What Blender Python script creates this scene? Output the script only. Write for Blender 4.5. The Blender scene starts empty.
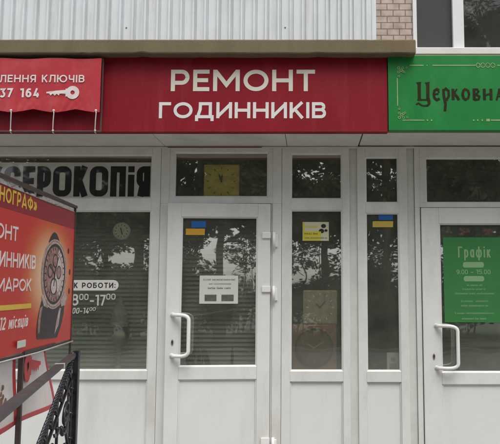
import bpy, bmesh, math, random
from mathutils import Vector, Matrix, noise
R = math.radians
random.seed(7)
sc = bpy.context.scene
COL = sc.collection

# ------------------------------------------------------------------ camera
TH = R(5.8); CAMY = -5.818; CZ = 1.58; F = 640.0; PX, PY = 310.0, 222.0
cam_d = bpy.data.cameras.new("camera"); cam = bpy.data.objects.new("camera", cam_d); COL.objects.link(cam)
cam.location = (0, CAMY, CZ); cam.rotation_euler = (math.pi/2 + TH, 0, 0)
cam_d.sensor_width = 36.0; cam_d.lens = 36.0*F/500.0
cam_d.shift_x = -(PX-250)/500.0
cam_d.clip_end = 2000; cam_d.clip_start = 0.05
sc.camera = cam

# ------------------------------------------------------------------ light
SUN_EL, SUN_AZ = R(64), R(160)          # azimuth measured from +Y towards +X
w = bpy.data.worlds.new("World"); sc.world = w; w.use_nodes = True
nt = w.node_tree; nt.nodes.clear()
sky = nt.nodes.new("ShaderNodeTexSky"); sky.sky_type = 'NISHITA'; sky.sun_disc = False
sky.sun_elevation = SUN_EL; sky.sun_rotation = SUN_AZ
sky.air_density = 1.0; sky.dust_density = 2.0; sky.ozone_density = 1.0
hs = nt.nodes.new("ShaderNodeHueSaturation"); hs.inputs['Saturation'].default_value = 0.22
bg = nt.nodes.new("ShaderNodeBackground"); bg.inputs[1].default_value = 0.15
out = nt.nodes.new("ShaderNodeOutputWorld")
nt.links.new(sky.outputs[0], hs.inputs['Color']); nt.links.new(hs.outputs[0], bg.inputs[0]); nt.links.new(bg.outputs[0], out.inputs[0])
sun_d = bpy.data.lights.new("sun", 'SUN'); sun_d.energy = 1.5; sun_d.angle = R(35); sun_d.color = (1, .975, .94)
sun = bpy.data.objects.new("sun", sun_d); COL.objects.link(sun)
sv = Vector((math.sin(SUN_AZ)*math.cos(SUN_EL), math.cos(SUN_AZ)*math.cos(SUN_EL), math.sin(SUN_EL)))
sun.rotation_euler = sv.to_track_quat('Z', 'Y').to_euler(); sun.location = sv*40
vs = sc.view_settings
vs.view_transform = 'Standard'; vs.look = 'None'; vs.gamma = 1; vs.exposure = 0.68; vs.use_curve_mapping = False

# ------------------------------------------------------------------ helpers
def ray(px, py):
    dx = (px-PX)/F; dy = (PY-py)/F
    return Vector((dx, math.cos(TH)-dy*math.sin(TH), math.sin(TH)+dy*math.cos(TH)))
def at(px, py, Y=0.0):
    r = ray(px, py); t = (Y-CAMY)/r.y
    return Vector((r.x*t, Y, CZ+r.z*t))
def X(px, py=290, Y=0.0): return at(px, py, Y).x
def Z(py, Y=0.0): return at(310, py, Y).z

def mat(name, col, rough=.5, metal=0.0, var=.0, scale=4.0, bump=0.0, bscale=60.0, spec=.5, stain=None, coat=0.0):
    m = bpy.data.materials.new(name); m.use_nodes = True
    n = m.node_tree.nodes; l = m.node_tree.links; b = n['Principled BSDF']
    b.inputs['Roughness'].default_value = rough; b.inputs['Metallic'].default_value = metal
    b.inputs['Specular IOR Level'].default_value = spec; b.inputs['Coat Weight'].default_value = coat
    c4 = (*col, 1)
    tc = n.new('ShaderNodeTexCoord')
    last = None
    if var > 0:
        t = n.new('ShaderNodeTexNoise'); t.inputs['Scale'].default_value = scale; t.inputs['Detail'].default_value = 7; t.inputs['Roughness'].default_value = .65
        l.new(tc.outputs['Object'], t.inputs['Vector'])
        r = n.new('ShaderNodeValToRGB'); r.color_ramp.elements[0].position = .3; r.color_ramp.elements[1].position = .7
        r.color_ramp.elements[0].color = (*[max(0, c*(1-var)) for c in col], 1); r.color_ramp.elements[1].color = (*[min(1, c*(1+var)) for c in col], 1)
        l.new(t.outputs['Fac'], r.inputs['Fac']); last = r.outputs['Color']
    if stain:
        scol, samt, sscale, stretch = stain
        mp = n.new('ShaderNodeMapping'); mp.inputs['Scale'].default_value = stretch; l.new(tc.outputs['Object'], mp.inputs['Vector'])
        t = n.new('ShaderNodeTexNoise'); t.inputs['Scale'].default_value = sscale; t.inputs['Detail'].default_value = 8; t.inputs['Roughness'].default_value = .7
        l.new(mp.outputs[0], t.inputs['Vector'])
        r = n.new('ShaderNodeValToRGB'); r.color_ramp.elements[0].position = .5; r.color_ramp.elements[1].position = .78
        r.color_ramp.elements[0].color = (0, 0, 0, 1); r.color_ramp.elements[1].color = (samt, samt, samt, 1)
        l.new(t.outputs['Fac'], r.inputs['Fac'])
        mx = n.new('ShaderNodeMix'); mx.data_type = 'RGBA'
        l.new(r.outputs['Color'], mx.inputs[0])
        if last: l.new(last, mx.inputs[6])
        else: mx.inputs[6].default_value = c4
        mx.inputs[7].default_value = (*scol, 1); last = mx.outputs[2]
    if last: l.new(last, b.inputs['Base Color'])
    else: b.inputs['Base Color'].default_value = c4
    if bump > 0:
        t = n.new('ShaderNodeTexNoise'); t.inputs['Scale'].default_value = bscale; t.inputs['Detail'].default_value = 5
        l.new(tc.outputs['Object'], t.inputs['Vector'])
        bp = n.new('ShaderNodeBump'); bp.inputs['Strength'].default_value = bump; bp.inputs['Distance'].default_value = .01
        l.new(t.outputs['Fac'], bp.inputs['Height']); l.new(bp.outputs[0], b.inputs['Normal'])
    return m

def glass_mat(name, tint=(.8, .82, .78), base=.14, wav=.03, film=.095):
    m = bpy.data.materials.new(name); m.use_nodes = True
    n = m.node_tree.nodes; l = m.node_tree.links; n.clear()
    o = n.new('ShaderNodeOutputMaterial'); tr = n.new('ShaderNodeBsdfTransparent'); tr.inputs[0].default_value = (*tint, 1)
    gl = n.new('ShaderNodeBsdfGlossy'); gl.inputs['Roughness'].default_value = .013; gl.inputs['Color'].default_value = (.95, .98, .93, 1)
    lw = n.new('ShaderNodeLayerWeight'); lw.inputs['Blend'].default_value = .3
    ma = n.new('ShaderNodeMath'); ma.operation = 'POWER'; ma.inputs[1].default_value = 4; l.new(lw.outputs['Facing'], ma.inputs[0])
    mb = n.new('ShaderNodeMath'); mb.operation = 'MULTIPLY_ADD'; mb.inputs[1].default_value = 1-base; mb.inputs[2].default_value = base; l.new(ma.outputs[0], mb.inputs[0])
    tc = n.new('ShaderNodeTexCoord'); t = n.new('ShaderNodeTexNoise'); t.inputs['Scale'].default_value = 2.2; t.inputs['Detail'].default_value = 1
    l.new(tc.outputs['Object'], t.inputs['Vector'])
    bp = n.new('ShaderNodeBump'); bp.inputs['Strength'].default_value = wav; bp.inputs['Distance'].default_value = .1
    l.new(t.outputs['Fac'], bp.inputs['Height']); l.new(bp.outputs[0], gl.inputs['Normal'])
    mx = n.new('ShaderNodeMixShader'); l.new(mb.outputs[0], mx.inputs[0]); l.new(tr.outputs[0], mx.inputs[1]); l.new(gl.outputs[0], mx.inputs[2])
    df = n.new('ShaderNodeBsdfDiffuse'); df.inputs[0].default_value = (.36, .38, .31, 1)
    dn = n.new('ShaderNodeTexNoise'); dn.inputs['Scale'].default_value = 3.5; dn.inputs['Detail'].default_value = 6; l.new(tc.outputs['Object'], dn.inputs['Vector'])
    dm = n.new('ShaderNodeMapRange'); dm.inputs[1].default_value = .3; dm.inputs[2].default_value = .7; dm.inputs[3].default_value = film*.6; dm.inputs[4].default_value = film*1.4; l.new(dn.outputs[0], dm.inputs[0])
    m2 = n.new('ShaderNodeMixShader'); l.new(dm.outputs[0], m2.inputs[0]); l.new(mx.outputs[0], m2.inputs[1]); l.new(df.outputs[0], m2.inputs[2])
    l.new(m2.outputs[0], o.inputs[0])
    return m

class MB:
    def __init__(s): s.bm = bmesh.new(); s.mi = 0
    def _add(s, verts, faces, smooth=False):
        vs = [s.bm.verts.new(v) for v in verts]; fs = []
        for f in faces:
            try:
                q = s.bm.faces.new([vs[i] for i in f]); q.material_index = s.mi; q.smooth = smooth; fs.append(q)
            except ValueError: pass
        return vs, fs
    def box(s, x0, x1, y0, y1, z0, z1, bev=0.0):
        x0, x1 = min(x0, x1), max(x0, x1); y0, y1 = min(y0, y1), max(y0, y1); z0, z1 = min(z0, z1), max(z0, z1)
        v, f = s._add([(x, y, z) for x in (x0, x1) for y in (y0, y1) for z in (z0, z1)],
                      [(0, 1, 3, 2), (4, 6, 7, 5), (0, 4, 5, 1), (2, 3, 7, 6), (0, 2, 6, 4), (1, 5, 7, 3)])
        if bev:
            ed = list({e for q in f for e in q.edges})
            r = bmesh.ops.bevel(s.bm, geom=ed, offset=bev, segments=2, affect='EDGES', profile=.5)
            for q in r['faces']: q.material_index = s.mi
        return s
    def obox(s, O, u, v, n, a, b, c):       # oriented box: ranges a along u, b along v, c along n
        s._add([O+u*i+v*j+n*k for i in a for j in b for k in c],
               [(0, 1, 3, 2), (4, 6, 7, 5), (0, 4, 5, 1), (2, 3, 7, 6), (0, 2, 6, 4), (1, 5, 7, 3)]); return s
    def tube(s, pts, r, seg=10, cap=True, sx=1.0):
        pts = [Vector(p) for p in pts]; rings = []
        rs = r if isinstance(r, (list, tuple)) else [r]*len(pts)
        up = None
        for i, p in enumerate(pts):
            t = (pts[min(i+1, len(pts)-1)]-pts[max(i-1, 0)]).normalized()
            if up is None: up = Vector((0, 0, 1)) if abs(t.z) < .9 else Vector((1, 0, 0))
            a = (up - t*up.dot(t)).normalized(); b = t.cross(a); up = a
            rings.append([p+(a*math.cos(k*2*math.pi/seg)*sx+b*math.sin(k*2*math.pi/seg))*rs[i] for k in range(seg)])
        vs = [v for q in rings for v in q]; fs = []
        for i in range(len(pts)-1):
            for k in range(seg):
                k2 = (k+1) % seg
                fs.append((i*seg+k, i*seg+k2, (i+1)*seg+k2, (i+1)*seg+k))
        if cap: fs += [tuple(range(seg))[::-1], tuple((len(pts)-1)*seg+k for k in range(seg))]
        s._add(vs, fs, True); return s
    def prism(s, poly, O, u, v, n, th):      # extruded outline
        N = len(poly)
        vs = [O+u*a+v*b for a, b in poly]+[O+u*a+v*b+n*th for a, b in poly]
        fs = [tuple(range(N))[::-1], tuple(range(N, 2*N))]+[(i, (i+1) % N, N+(i+1) % N, N+i) for i in range(N)]
        s._add(vs, fs); return s
    def ring(s, c, ri, ro, O, u, v, n, th, seg=32, ex=1.0):
        vs = []
        for k in range(seg):
            a = 2*math.pi*k/seg
            for r in (ri, ro):
                for t in (0, th):
                    vs.append(O+u*(c[0]+math.cos(a)*r*ex)+v*(c[1]+math.sin(a)*r)+n*t)
        fs = []
        for k in range(seg):
            i = 4*k; j = 4*((k+1) % seg)
            fs += [(i+1, i+3, j+3, j+1), (i+2, i+0, j+0, j+2), (i+3, i+2, j+2, j+3), (i+0, i+1, j+1, j+0)]
        s._add(vs, fs); return s
    def disc(s, c, r, O, u, v, n, th, seg=32, ex=1.0):
        return s.prism([(c[0]+math.cos(2*math.pi*k/seg)*r*ex, c[1]+math.sin(2*math.pi*k/seg)*r) for k in range(seg)], O, u, v, n, th)
    def ball(s, c, r, sc_=(1, 1, 1), seg=12):
        vs = []; fs = []; N = seg; M = seg//2
        for i in range(M+1):
            th = math.pi*i/M
            for k in range(N):
                ph = 2*math.pi*k/N
                vs.append((c[0]+r*sc_[0]*math.sin(th)*math.cos(ph), c[1]+r*sc_[1]*math.sin(th)*math.sin(ph), c[2]+r*sc_[2]*math.cos(th)))
        for i in range(M):
            for k in range(N):
                fs.append((i*N+k, (i+1)*N+k, (i+1)*N+(k+1) % N, i*N+(k+1) % N))
        s._add(vs, fs, True); return s
    def lathe(s, c, prof, seg=20):
        vs = []; fs = []
        for r, z in prof:
            for k in range(seg):
                a = 2*math.pi*k/seg; vs.append((c[0]+r*math.cos(a), c[1]+r*math.sin(a), c[2]+z))
        for i in range(len(prof)-1):
            for k in range(seg): fs.append((i*seg+k, i*seg+(k+1) % seg, (i+1)*seg+(k+1) % seg, (i+1)*seg+k))
        s._add(vs, fs, True); return s
    def build(s, name, mats, parent=None, recalc=True):
        if recalc: bmesh.ops.recalc_face_normals(s.bm, faces=s.bm.faces)
        me = bpy.data.meshes.new(name); s.bm.to_mesh(me); s.bm.free()
        return link(me, name, mats, parent)

def root_inv(p):
    M = Matrix.Identity(4)
    return M
def wloc(o):
    l = Vector((0, 0, 0))
    while o is not None: l = l+o.location; o = o.parent
    return l
def link(me, name, mats, parent=None):
    if not isinstance(mats, (list, tuple)): mats = [mats]
    for m in mats: me.materials.append(m)
    o = bpy.data.objects.new(name, me); COL.objects.link(o)
    n = len(me.vertices)
    xs = [v.co for v in me.vertices]
    mn = Vector((min(v.x for v in xs), min(v.y for v in xs), min(v.z for v in xs))); mx = Vector((max(v.x for v in xs), max(v.y for v in xs), max(v.z for v in xs)))
    c = Vector(((mn.x+mx.x)/2, (mn.y+mx.y)/2, mn.z))
    me.transform(Matrix.Translation(-c))
    if parent is None: o.location = c
    else: o.parent = parent; o.location = c-wloc(parent)
    return o
def tag(o, label=None, cat=None, group=None, kind=None):
    if label: o['label'] = label
    if cat: o['category'] = cat
    if group: o['group'] = group
    if kind: o['kind'] = kind
    return o
def thing(name, loc, label, cat, group=None):
    o = bpy.data.objects.new(name, None); COL.objects.link(o); o.location = loc; o.empty_display_size = .2
    return tag(o, label, cat, group)
def copy_tree(o, parent=None):
    c = o.copy(); COL.objects.link(c)
    if parent is not None: c.parent = parent
    for ch in list(o.children): copy_tree(ch, c)
    return c

UX, UZ, NF = Vector((1, 0, 0)), Vector((0, 0, 1)), Vector((0, -1, 0))
def arc(cx, cy, rx, ry, a0, a1, n=14):
    return [(cx+rx*math.cos(R(a0+(a1-a0)*i/n)), cy+ry*math.sin(R(a0+(a1-a0)*i/n))) for i in range(n+1)]
def rrect(x0, x1, y0, y1, r):
    r = min(r, (x1-x0)/2, (y1-y0)/2)
    return arc(x1-r, y1-r, r, r, 0, 90, 8)+arc(x0+r, y1-r, r, r, 90, 180, 8)+arc(x0+r, y0+r, r, r, 180, 270, 8)+arc(x1-r, y0+r, r, r, 270, 360, 8)
WID = {'М': .98, 'О': .92, 'Ю': 1.18, 'Д': .90, 'І': 0, 'i': 0, ' ': .34, '1': .36, '-': .42, '.': 0, ':': 0, '«': .55, '»': .55, 'Ф': 1.0, 'С': .82, 'Г': .58, 'Е': .60, 'Т': .68, 'А': .86,
       'і': 0, 'м': .66, 'с': .50, 'я': .54, 'ц': .58, 'д': .58, 'о': .58, 'а': .54, 'р': .56, 'ф': .80, 'к': .50, 'в': .50}
def glyph(ch, w, t, sq):
    """centre lines of one letter of height 1, width w, stroke t; closed strokes are marked True. sq > 0: squarish bowls of that corner radius"""
    h = t/2; a, b, lo, hi = h, w-h, h, 1-h; S = []
    def s(*p, c=False): S.append((list(p), c))
    def bowl(y0, y1, x0, x1, left=False):
        r = min((y1-y0)/2, (x1-x0)*.9); r = min(r, sq) if sq else r
        if not left: s(*([(x0, y1), (x1-r, y1)]+arc(x1-r, y1-r, r, r, 90, 0, 8)+arc(x1-r, y0+r, r, r, 0, -90, 8)+[(x0, y0)]))
        else: s(*([(x1, y1), (x0+r, y1)]+arc(x0+r, y1-r, r, r, 90, 180, 8)+arc(x0+r, y0+r, r, r, 180, 270, 8)+[(x1, y0)]))
    def O(x0, x1, y0, y1):
        if sq: s(*rrect(x0, x1, y0, y1, sq), c=True)
        else: s(*arc((x0+x1)/2, (y0+y1)/2, (x1-x0)/2, (y1-y0)/2, 0, 360, 36)[:-1], c=True)
    if ch in 'нпи': return [([(x*.74, y*.74) for x, y in p], c) for p, c in glyph(ch.upper(), w/.74, t/.74, sq)]
    if ch in 'мсяцдокв' or ch in 'арфі':
        X_ = .74
        if ch in 'арф':
            xo = X_-h
            if ch == 'а': O(a, b, h, xo); s((b, 0), (b, X_))
            if ch == 'р': O(a, b, h, xo); s((a, -.26), (a, X_))
            if ch == 'ф': O(a, w/2, h, xo); O(w/2, b, h, xo); s((w/2, -.26), (w/2, 1))
            return S
        if ch == 'і': return [([(h, 0), (h, X_)], False), ([(h, .86), (h, .86+t)], False)]
        up = {'м': 'М', 'с': 'С', 'я': 'Я', 'ц': 'Ц', 'в': 'В', 'д': 'Д', 'о': 'О', 'к': 'К'}[ch]
        return [([(x*X_, y*X_) for x, y in p], c) for p, c in glyph(up, w/X_, t/X_, sq)]
    if ch in 'РВЯЬБ':
        m_ = .36+h*.3
        if ch == 'Р': s((a, 0), (a, 1)); bowl(m_, hi, a, b)
        if ch == 'В': s((a, 0), (a, 1)); bowl(.53, hi, a, b-.05*w); bowl(lo, .53, a, b)
        if ch == 'Я': s((b, 0), (b, 1)); bowl(m_, hi, a, b, True); s((a+h*.3, 0), (w*.46, m_))
        if ch == 'Б': s((a, 0), (a, 1)); s((a, hi), (w*.92, hi)); bowl(lo, .57, a, b)
    elif ch == 'Е': s((a, 0), (a, 1)); s((a, hi), (w, hi)); s((a, .51), (w*.92, .51)); s((a, lo), (w, lo))
    elif ch == 'М': s((a, 0), (a, 1)); s((b, 0), (b, 1)); s((a+h*.2, 1-h*.7), (w/2, .30), (b-h*.2, 1-h*.7))
    elif ch == 'О': O(a, b, lo, hi)
    elif ch == 'Н': s((a, 0), (a, 1)); s((b, 0), (b, 1)); s((a, .5), (b, .5))
    elif ch == 'Т': s((0, hi), (w, hi)); s((w/2, 0), (w/2, 1))
    elif ch == 'Г': s((a, 0), (a, 1)); s((a, hi), (w, hi))
    elif ch == 'П': s((a, 0), (a, 1)); s((b, 0), (b, 1)); s((a, hi), (b, hi))
    elif ch == 'Л': s((b, 0), (b, 1)); s((w*.25, hi), (b, hi)); s((w*.27, 1), (w*.25, .4), (w*.17, .1), (0, lo))
    elif ch == 'Д': s((b-.10*w, h), (b-.10*w, 1)); s((w*.26, hi), (b-.1*w, hi)); s((w*.28, 1), (w*.27, .55), (w*.14, h)); s((0, lo), (w, lo)); s((a, -.18), (a, t)); s((b, -.18), (b, t))
    elif ch == 'И': s((a, 0), (a, 1)); s((b, 0), (b, 1)); s((a, h*1.2), (b, 1-h*1.2))
    elif ch == 'К': s((a, 0), (a, 1)); s((a, .36), (w-h*.9, 1)); s((w*.38, .55), (w-h*.7, 0))
    elif ch == 'І': s((h, 0), (h, 1))
    elif ch == 'i': s((h, 0), (h, .72)); s((h, .80), (h, 1))
    elif ch == 'Ю': s((a, 0), (a, 1)); s((a, .5), (w*.3, .5)); O(w*.30, b, lo, hi)
    elif ch == 'Ч': s((b, 0), (b, 1)); s(*([(a, 1), (a, .62)]+arc(a+.2*w, .62, .2*w, .2, 180, 270, 6)+[(b, .42)]))
    elif ch == 'Ц': s((a, 0), (a, 1)); s((b-.08*w, 0), (b-.08*w, 1)); s((a, lo), (w, lo)); s((b, -.2), (b, t))
    elif ch == 'С':
        if sq: r = min(sq, (b-a)/2); s(*([(b, .66), (b, hi-r)]+arc(b-r, hi-r, r, r, 0, 90, 8)+arc(a+r, hi-r, r, r, 90, 180, 8)+arc(a+r, lo+r, r, r, 180, 270, 8)+arc(b-r, lo+r, r, r, 270, 360, 8)+[(b, .34)]))
        else: s(*arc(w*.54, .5, w*.54-h, .5-h, 48, 312, 28))
    elif ch == 'А': s((h*.6, 0), (w/2, 1-h*.5), (w-h*.6, 0)); s((w*.22, .27), (w*.78, .27))
    elif ch == 'Ф': O(a, b, .17+h*.4, .83-h*.4); s((w/2, 0), (w/2, 1))
    elif ch == 'Х': s((h*.7, 0), (w-h*.7, 1)); s((h*.7, 1), (w-h*.7, 0))
    elif ch == '0': s(*rrect(a, b, lo, hi, sq or (b-a)/2), c=True)
    elif ch == '1': s((b, 0), (b, 1)); s((b, hi), (0, hi-.02))
    elif ch == '2': s(*(arc(w/2, .70, w/2-h, .30-h, 160, -35, 14)+[(a+h*.4, lo+h*.5)])); s((0, lo), (w, lo))
    elif ch == '3': s((h*.5, hi), (b-.02, hi), (w*.46, .58)); s(*arc(w/2-.02, .29+h*.3, w/2-h+.02, .29-h*.5, 85, -145, 14))
    elif ch == '4': s((w*.74, 0), (w*.74, .5)); s((w*.62, 1), (h*1.1, .26), (w, .26))
    elif ch == '6': O(a, b, lo, .62-h*.3); s(*([(w*.86, hi-.02)]+arc(w*.62, .48, w*.62-h, .52-h, 85, 185, 10)))
    elif ch == '7': s((0, hi), (b, hi), (w*.34, 0)); 
    elif ch == '8': O(a, b, lo, .54); O(a+.04, b-.04, .54, hi)
    elif ch == '9': O(a, b, .38+h*.3, hi); s(*([(w*.14, lo+.02)]+arc(w*.38, .52, w*.62-h, .52-h, -95, 5, 10)))
    elif ch == '5': s((w*.92, hi), (a+.04, hi), (a, .56)); s(*([(a, .58)]+arc(w*.46, .33, w*.54-h, .33-h, 100, -145, 14)))
    elif ch == '-': s((0, .42), (w, .42))
    elif ch == '.': s((h, 0), (h, t))
    elif ch == ':': s((h, .05), (h, .05+t)); s((h, .55), (h, .55+t))
    elif ch == '«': s((w*.42, .72), (h*.6, .42), (w*.42, .12)); s((w*.92, .72), (w*.52, .42), (w*.92, .12))
    elif ch == '»': s((w*.08, .72), (w*.48, .42), (w*.08, .12)); s((w*.58, .72), (w-h*.6, .42), (w*.58, .12))
    return S
def ribbon(pts, t, closed):
    P = [Vector(p) for p in pts]; N = len(P); L_, R_ = [], []
    for i in range(N):
        if closed: p0, p1 = P[i-1], P[(i+1) % N]
        else: p0, p1 = P[max(i-1, 0)], P[min(i+1, N-1)]
        d1 = (P[i]-p0) if (P[i]-p0).length > 1e-7 else (p1-P[i]); d2 = (p1-P[i]) if (p1-P[i]).length > 1e-7 else (P[i]-p0)
        d1.normalize(); d2.normalize(); n1 = Vector((-d1.y, d1.x)); n2 = Vector((-d2.y, d2.x)); q = n1+n2
        q = n1 if q.length < 1e-5 else q.normalized(); k = min(2.2, 1/max(.3, q.dot(n1)))
        L_.append(P[i]+q*t/2*k); R_.append(P[i]-q*t/2*k)
    return L_, R_
def text(body, name, m, parent, O, u, v, n, ur, vr, th=.002, bold=.15, shear=0.0, disp=None, gap=.13, sq=0.0, ref=None):
    """lettering of its own stroke alphabet on the plane O,u,v; ur = left and right end, vr = base line and cap line, bold = stroke / height"""
    H = vr[1]-vr[0]; W_ = (ur[1]-ur[0])/H; t = bold
    ws = [WID.get(c, .30 if sq and c in '' else (.56 if c in '02346789' else .76 if c in 'НПИДЛ' else .68)) for c in body]
    ng = len(body)-1; fixed = sum(t for x in ws if x == 0); tot = sum(ws)
    g = gap; k = (W_-fixed-g*ng)/tot
    mb_ = MB(); x = 0; dz = 0
    for c, w0_ in zip(body, ws):
        w_ = w0_*k if w0_ else t
        for i, (pts, cl) in enumerate(glyph(c, w_, t, sq)):
            if not cl and len(pts) == 2:
                q0, q1 = Vector(pts[0]), Vector(pts[1]); pts = [tuple(q0.lerp(q1, f)) for f in (0, .5, 1)]
            Ls, Rs = ribbon(pts, t, cl); N = len(pts); vs_ = []; fs_ = []; lift = th*(1+.06*(i % 6))
            for q in Ls+Rs:
                uu = ur[0]+(x+q.x+shear*q.y)*H; vv = vr[0]+q.y*H; e = disp(uu, vv) if disp else 0
                vs_ += [O+u*uu+v*vv+n*e, O+u*uu+v*vv+n*(e+lift)]
            for j in range(N if cl else N-1):
                j2 = (j+1) % N; a_, b_, c_, d_ = 2*j, 2*j2, 2*(N+j2), 2*(N+j)
                fs_ += [(a_+1, b_+1, c_+1, d_+1), (a_, a_+1, b_+1, b_)[::-1], (d_, c_, c_+1, d_+1)[::-1], (a_, d_, c_, b_)]
            if not cl: fs_ += [(0, 1, 2*N+1, 2*N), (2*N-2, 4*N-2, 4*N-1, 2*N-1)]
            mb_._add(vs_, fs_)
        x += w_+g
    return mb_.build(name, m, parent)
def wtext(body, name, m, parent, x0, y0, x1, y1, Y, ym=None, **k):      # on a plane facing the street; rectangle given in photo pixels
    O = Vector((0, Y, 0)); ym = ym or (y0+y1)/2
    return text(body, name, m, parent, O, UX, UZ, NF, (X(x0, ym, Y), X(x1, ym, Y)), (Z(y1, Y), Z(y0, Y)), **k)

# ------------------------------------------------------------------ materials
PVC = mat("white_pvc", (.68, .68, .65), .34, var=.06, scale=2.2, stain=((.38, .36, .29), .5, 3.0, (1, 1, .35)), bump=.02, bscale=30)
PVC2 = mat("white_pvc_leaf", (.70, .70, .675), .3, var=.05, scale=3, stain=((.40, .38, .31), .45, 4.0, (1, 1, .3)), bump=.02, bscale=30)
PANEL = mat("pvc_panel", (.70, .705, .68), .4, var=.04, scale=1.6, stain=((.45, .43, .36), .4, 2.5, (1.4, 1, .25)), bump=.03, bscale=12)
JOINT = mat("pvc_joint", (.60, .61, .57), .45, var=.1, scale=5)
GASKET = mat("rubber_gasket", (.03, .03, .03), .6)
GLASS = glass_mat("window_glass", tint=(.95, .96, .93), base=.21)
GLASS_UP = glass_mat("upper_window_glass", base=.03, film=.05)
RED = mat("red_sign_face", (.225, .007, .016), .5, var=.12, scale=1.5, spec=.25, stain=((.30, .03, .045), .6, 3, (2.5, 1, .35)), bump=.05, bscale=5)
RED_REFL = mat("red_line_reflection", (.22, .012, .02), .5)
BANNER = mat("red_vinyl", (.44, .034, .046), .38, var=.10, scale=5, stain=((.6, .12, .1), .5, 6, (1, 1, 1)))
GREEN = mat("green_sign_face", (.014, .20, .042), .35, var=.10, scale=2, stain=((.04, .28, .09), .6, 4, (1, 1, .6)), bump=.04, bscale=4)
CREAM = mat("cream_letters", (.66, .62, .53), .5, var=.06, scale=8)
WHITEL = mat("white_letters", (.70, .68, .64), .5, var=.05, scale=8)
PINKW = mat("banner_letters", (.72, .62, .60), .5, var=.06, scale=8)
DARKL = mat("dark_brown_letters", (.026, .024, .008), .75, var=.3, scale=12, spec=.15)
GOLD = mat("pale_gold_ornament", (.27, .39, .15), .5, var=.2, scale=9)
CONC = mat("weathered_concrete", (.165, .130, .072), .9, var=.14, scale=2.5, stain=((.12, .10, .065), .7, 5, (1.6, 1.2, .35)), bump=.18, bscale=40)
CLAD = mat("painted_corrugated_steel", (.70, .735, .745), .42, metal=.0, var=.05, scale=3, stain=((.36, .33, .28), .45, 5, (3, 3, .25)), bump=.02, bscale=20)
STEEL = mat("grey_steel", (.30, .28, .27), .45, metal=.6, var=.2, scale=20)
IRON = mat("black_forged_iron", (.030, .030, .038), .25, metal=.45, var=.3, scale=30, bump=.15, bscale=70, spec=.8)
RAILP = mat("brown_grey_rail_paint", (.036, .031, .032), .48, var=.25, scale=14, stain=((.12, .10, .09), .5, 18, (1, 1, 1)), bump=.1, bscale=60)
BLACK = mat("black_print", (.018, .018, .016), .5, var=.2, scale=15)
ROPE = mat("white_rope", (.66, .62, .58), .9, var=.1, scale=60, bump=.4, bscale=200)
WHITEV = mat("handle_white", (.78, .77, .74), .28, var=.02, scale=5)
PAPER = mat("paper", (.56, .57, .50), .8, var=.04, scale=10)
YEL = mat("yellow_sticker", (.58, .50, .04), .5, var=.08, scale=12)
ORANGE = mat("orange_yellow_sticker", (.58, .30, .03), .5, var=.06, scale=12)
BLUE = mat("blue_sticker", (.015, .11, .36), .5, var=.08, scale=12)
ASPH = mat("asphalt", (.055, .055, .052), .9, var=.2, scale=2, bump=.4, bscale=80)
PAVE = mat("concrete_paving", (.20, .19, .17), .9, var=.2, scale=3, bump=.3, bscale=50)
GRASSM = mat("lawn", (.05, .075, .025), .95, var=.4, scale=3, bump=.6, bscale=60)
INTW = mat("interior_wall", (.16, .155, .13), .9, var=.1, scale=2)
INTD = mat("interior_dark", (.06, .058, .05), .9, var=.1, scale=2)
BLIND = mat("grey_blind_slats", (.16, .16, .14), .55, var=.08, scale=3)
SCREEN = mat("grey_window_screen", (.055, .052, .048), .85, var=.06, scale=3)
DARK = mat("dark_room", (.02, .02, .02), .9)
PLAST = mat("plaster_wall", (.42, .40, .35), .9, var=.1, scale=3, bump=.3, bscale=30)

def brick_mat():
    m = bpy.data.materials.new("silicate_brick"); m.use_nodes = True
    n = m.node_tree.nodes; l = m.node_tree.links; b = n['Principled BSDF']; b.inputs['Roughness'].default_value = .9
    tc = n.new('ShaderNodeTexCoord'); sp = n.new('ShaderNodeSeparateXYZ'); cb = n.new('ShaderNodeCombineXYZ')
    l.new(tc.outputs['Object'], sp.inputs[0]); l.new(sp.outputs[0], cb.inputs[0]); l.new(sp.outputs[2], cb.inputs[1])
    br = n.new('ShaderNodeTexBrick'); br.inputs['Scale'].default_value = 1; br.inputs['Brick Width'].default_value = .135; br.inputs['Row Height'].default_value = .0725
    br.inputs['Mortar Size'].default_value = .006; br.inputs['Mortar Smooth'].default_value = .3; br.inputs['Bias'].default_value = 0
    br.inputs['Color1'].default_value = (.45, .365, .31, 1); br.inputs['Color2'].default_value = (.52, .42, .36, 1); br.inputs['Mortar'].default_value = (.22, .17, .14, 1)
    l.new(cb.outputs[0], br.inputs['Vector'])
    t = n.new('ShaderNodeTexNoise'); t.inputs['Scale'].default_value = 12; t.inputs['Detail'].default_value = 8
    l.new(tc.outputs['Object'], t.inputs['Vector'])
    mx = n.new('ShaderNodeMix'); mx.data_type = 'RGBA'; mx.blend_type = 'MULTIPLY'; mx.inputs[0].default_value = .55
    r = n.new('ShaderNodeValToRGB'); r.color_ramp.elements[0].position = .3; r.color_ramp.elements[0].color = (.5, .48, .46, 1); r.color_ramp.elements[1].position = .65; r.color_ramp.elements[1].color = (1.1, 1.08, 1.05, 1)
    l.new(t.outputs['Fac'], r.inputs[0]); l.new(br.outputs['Color'], mx.inputs[6]); l.new(r.outputs[0], mx.inputs[7]); l.new(mx.outputs[2], b.inputs['Base Color'])
    bp = n.new('ShaderNodeBump'); bp.inputs['Strength'].default_value = .7; bp.inputs['Distance'].default_value = .008; bp.invert = True
    l.new(br.outputs['Fac'], bp.inputs['Height']); l.new(bp.outputs[0], b.inputs['Normal'])
    return m
BRICK = brick_mat()

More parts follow.
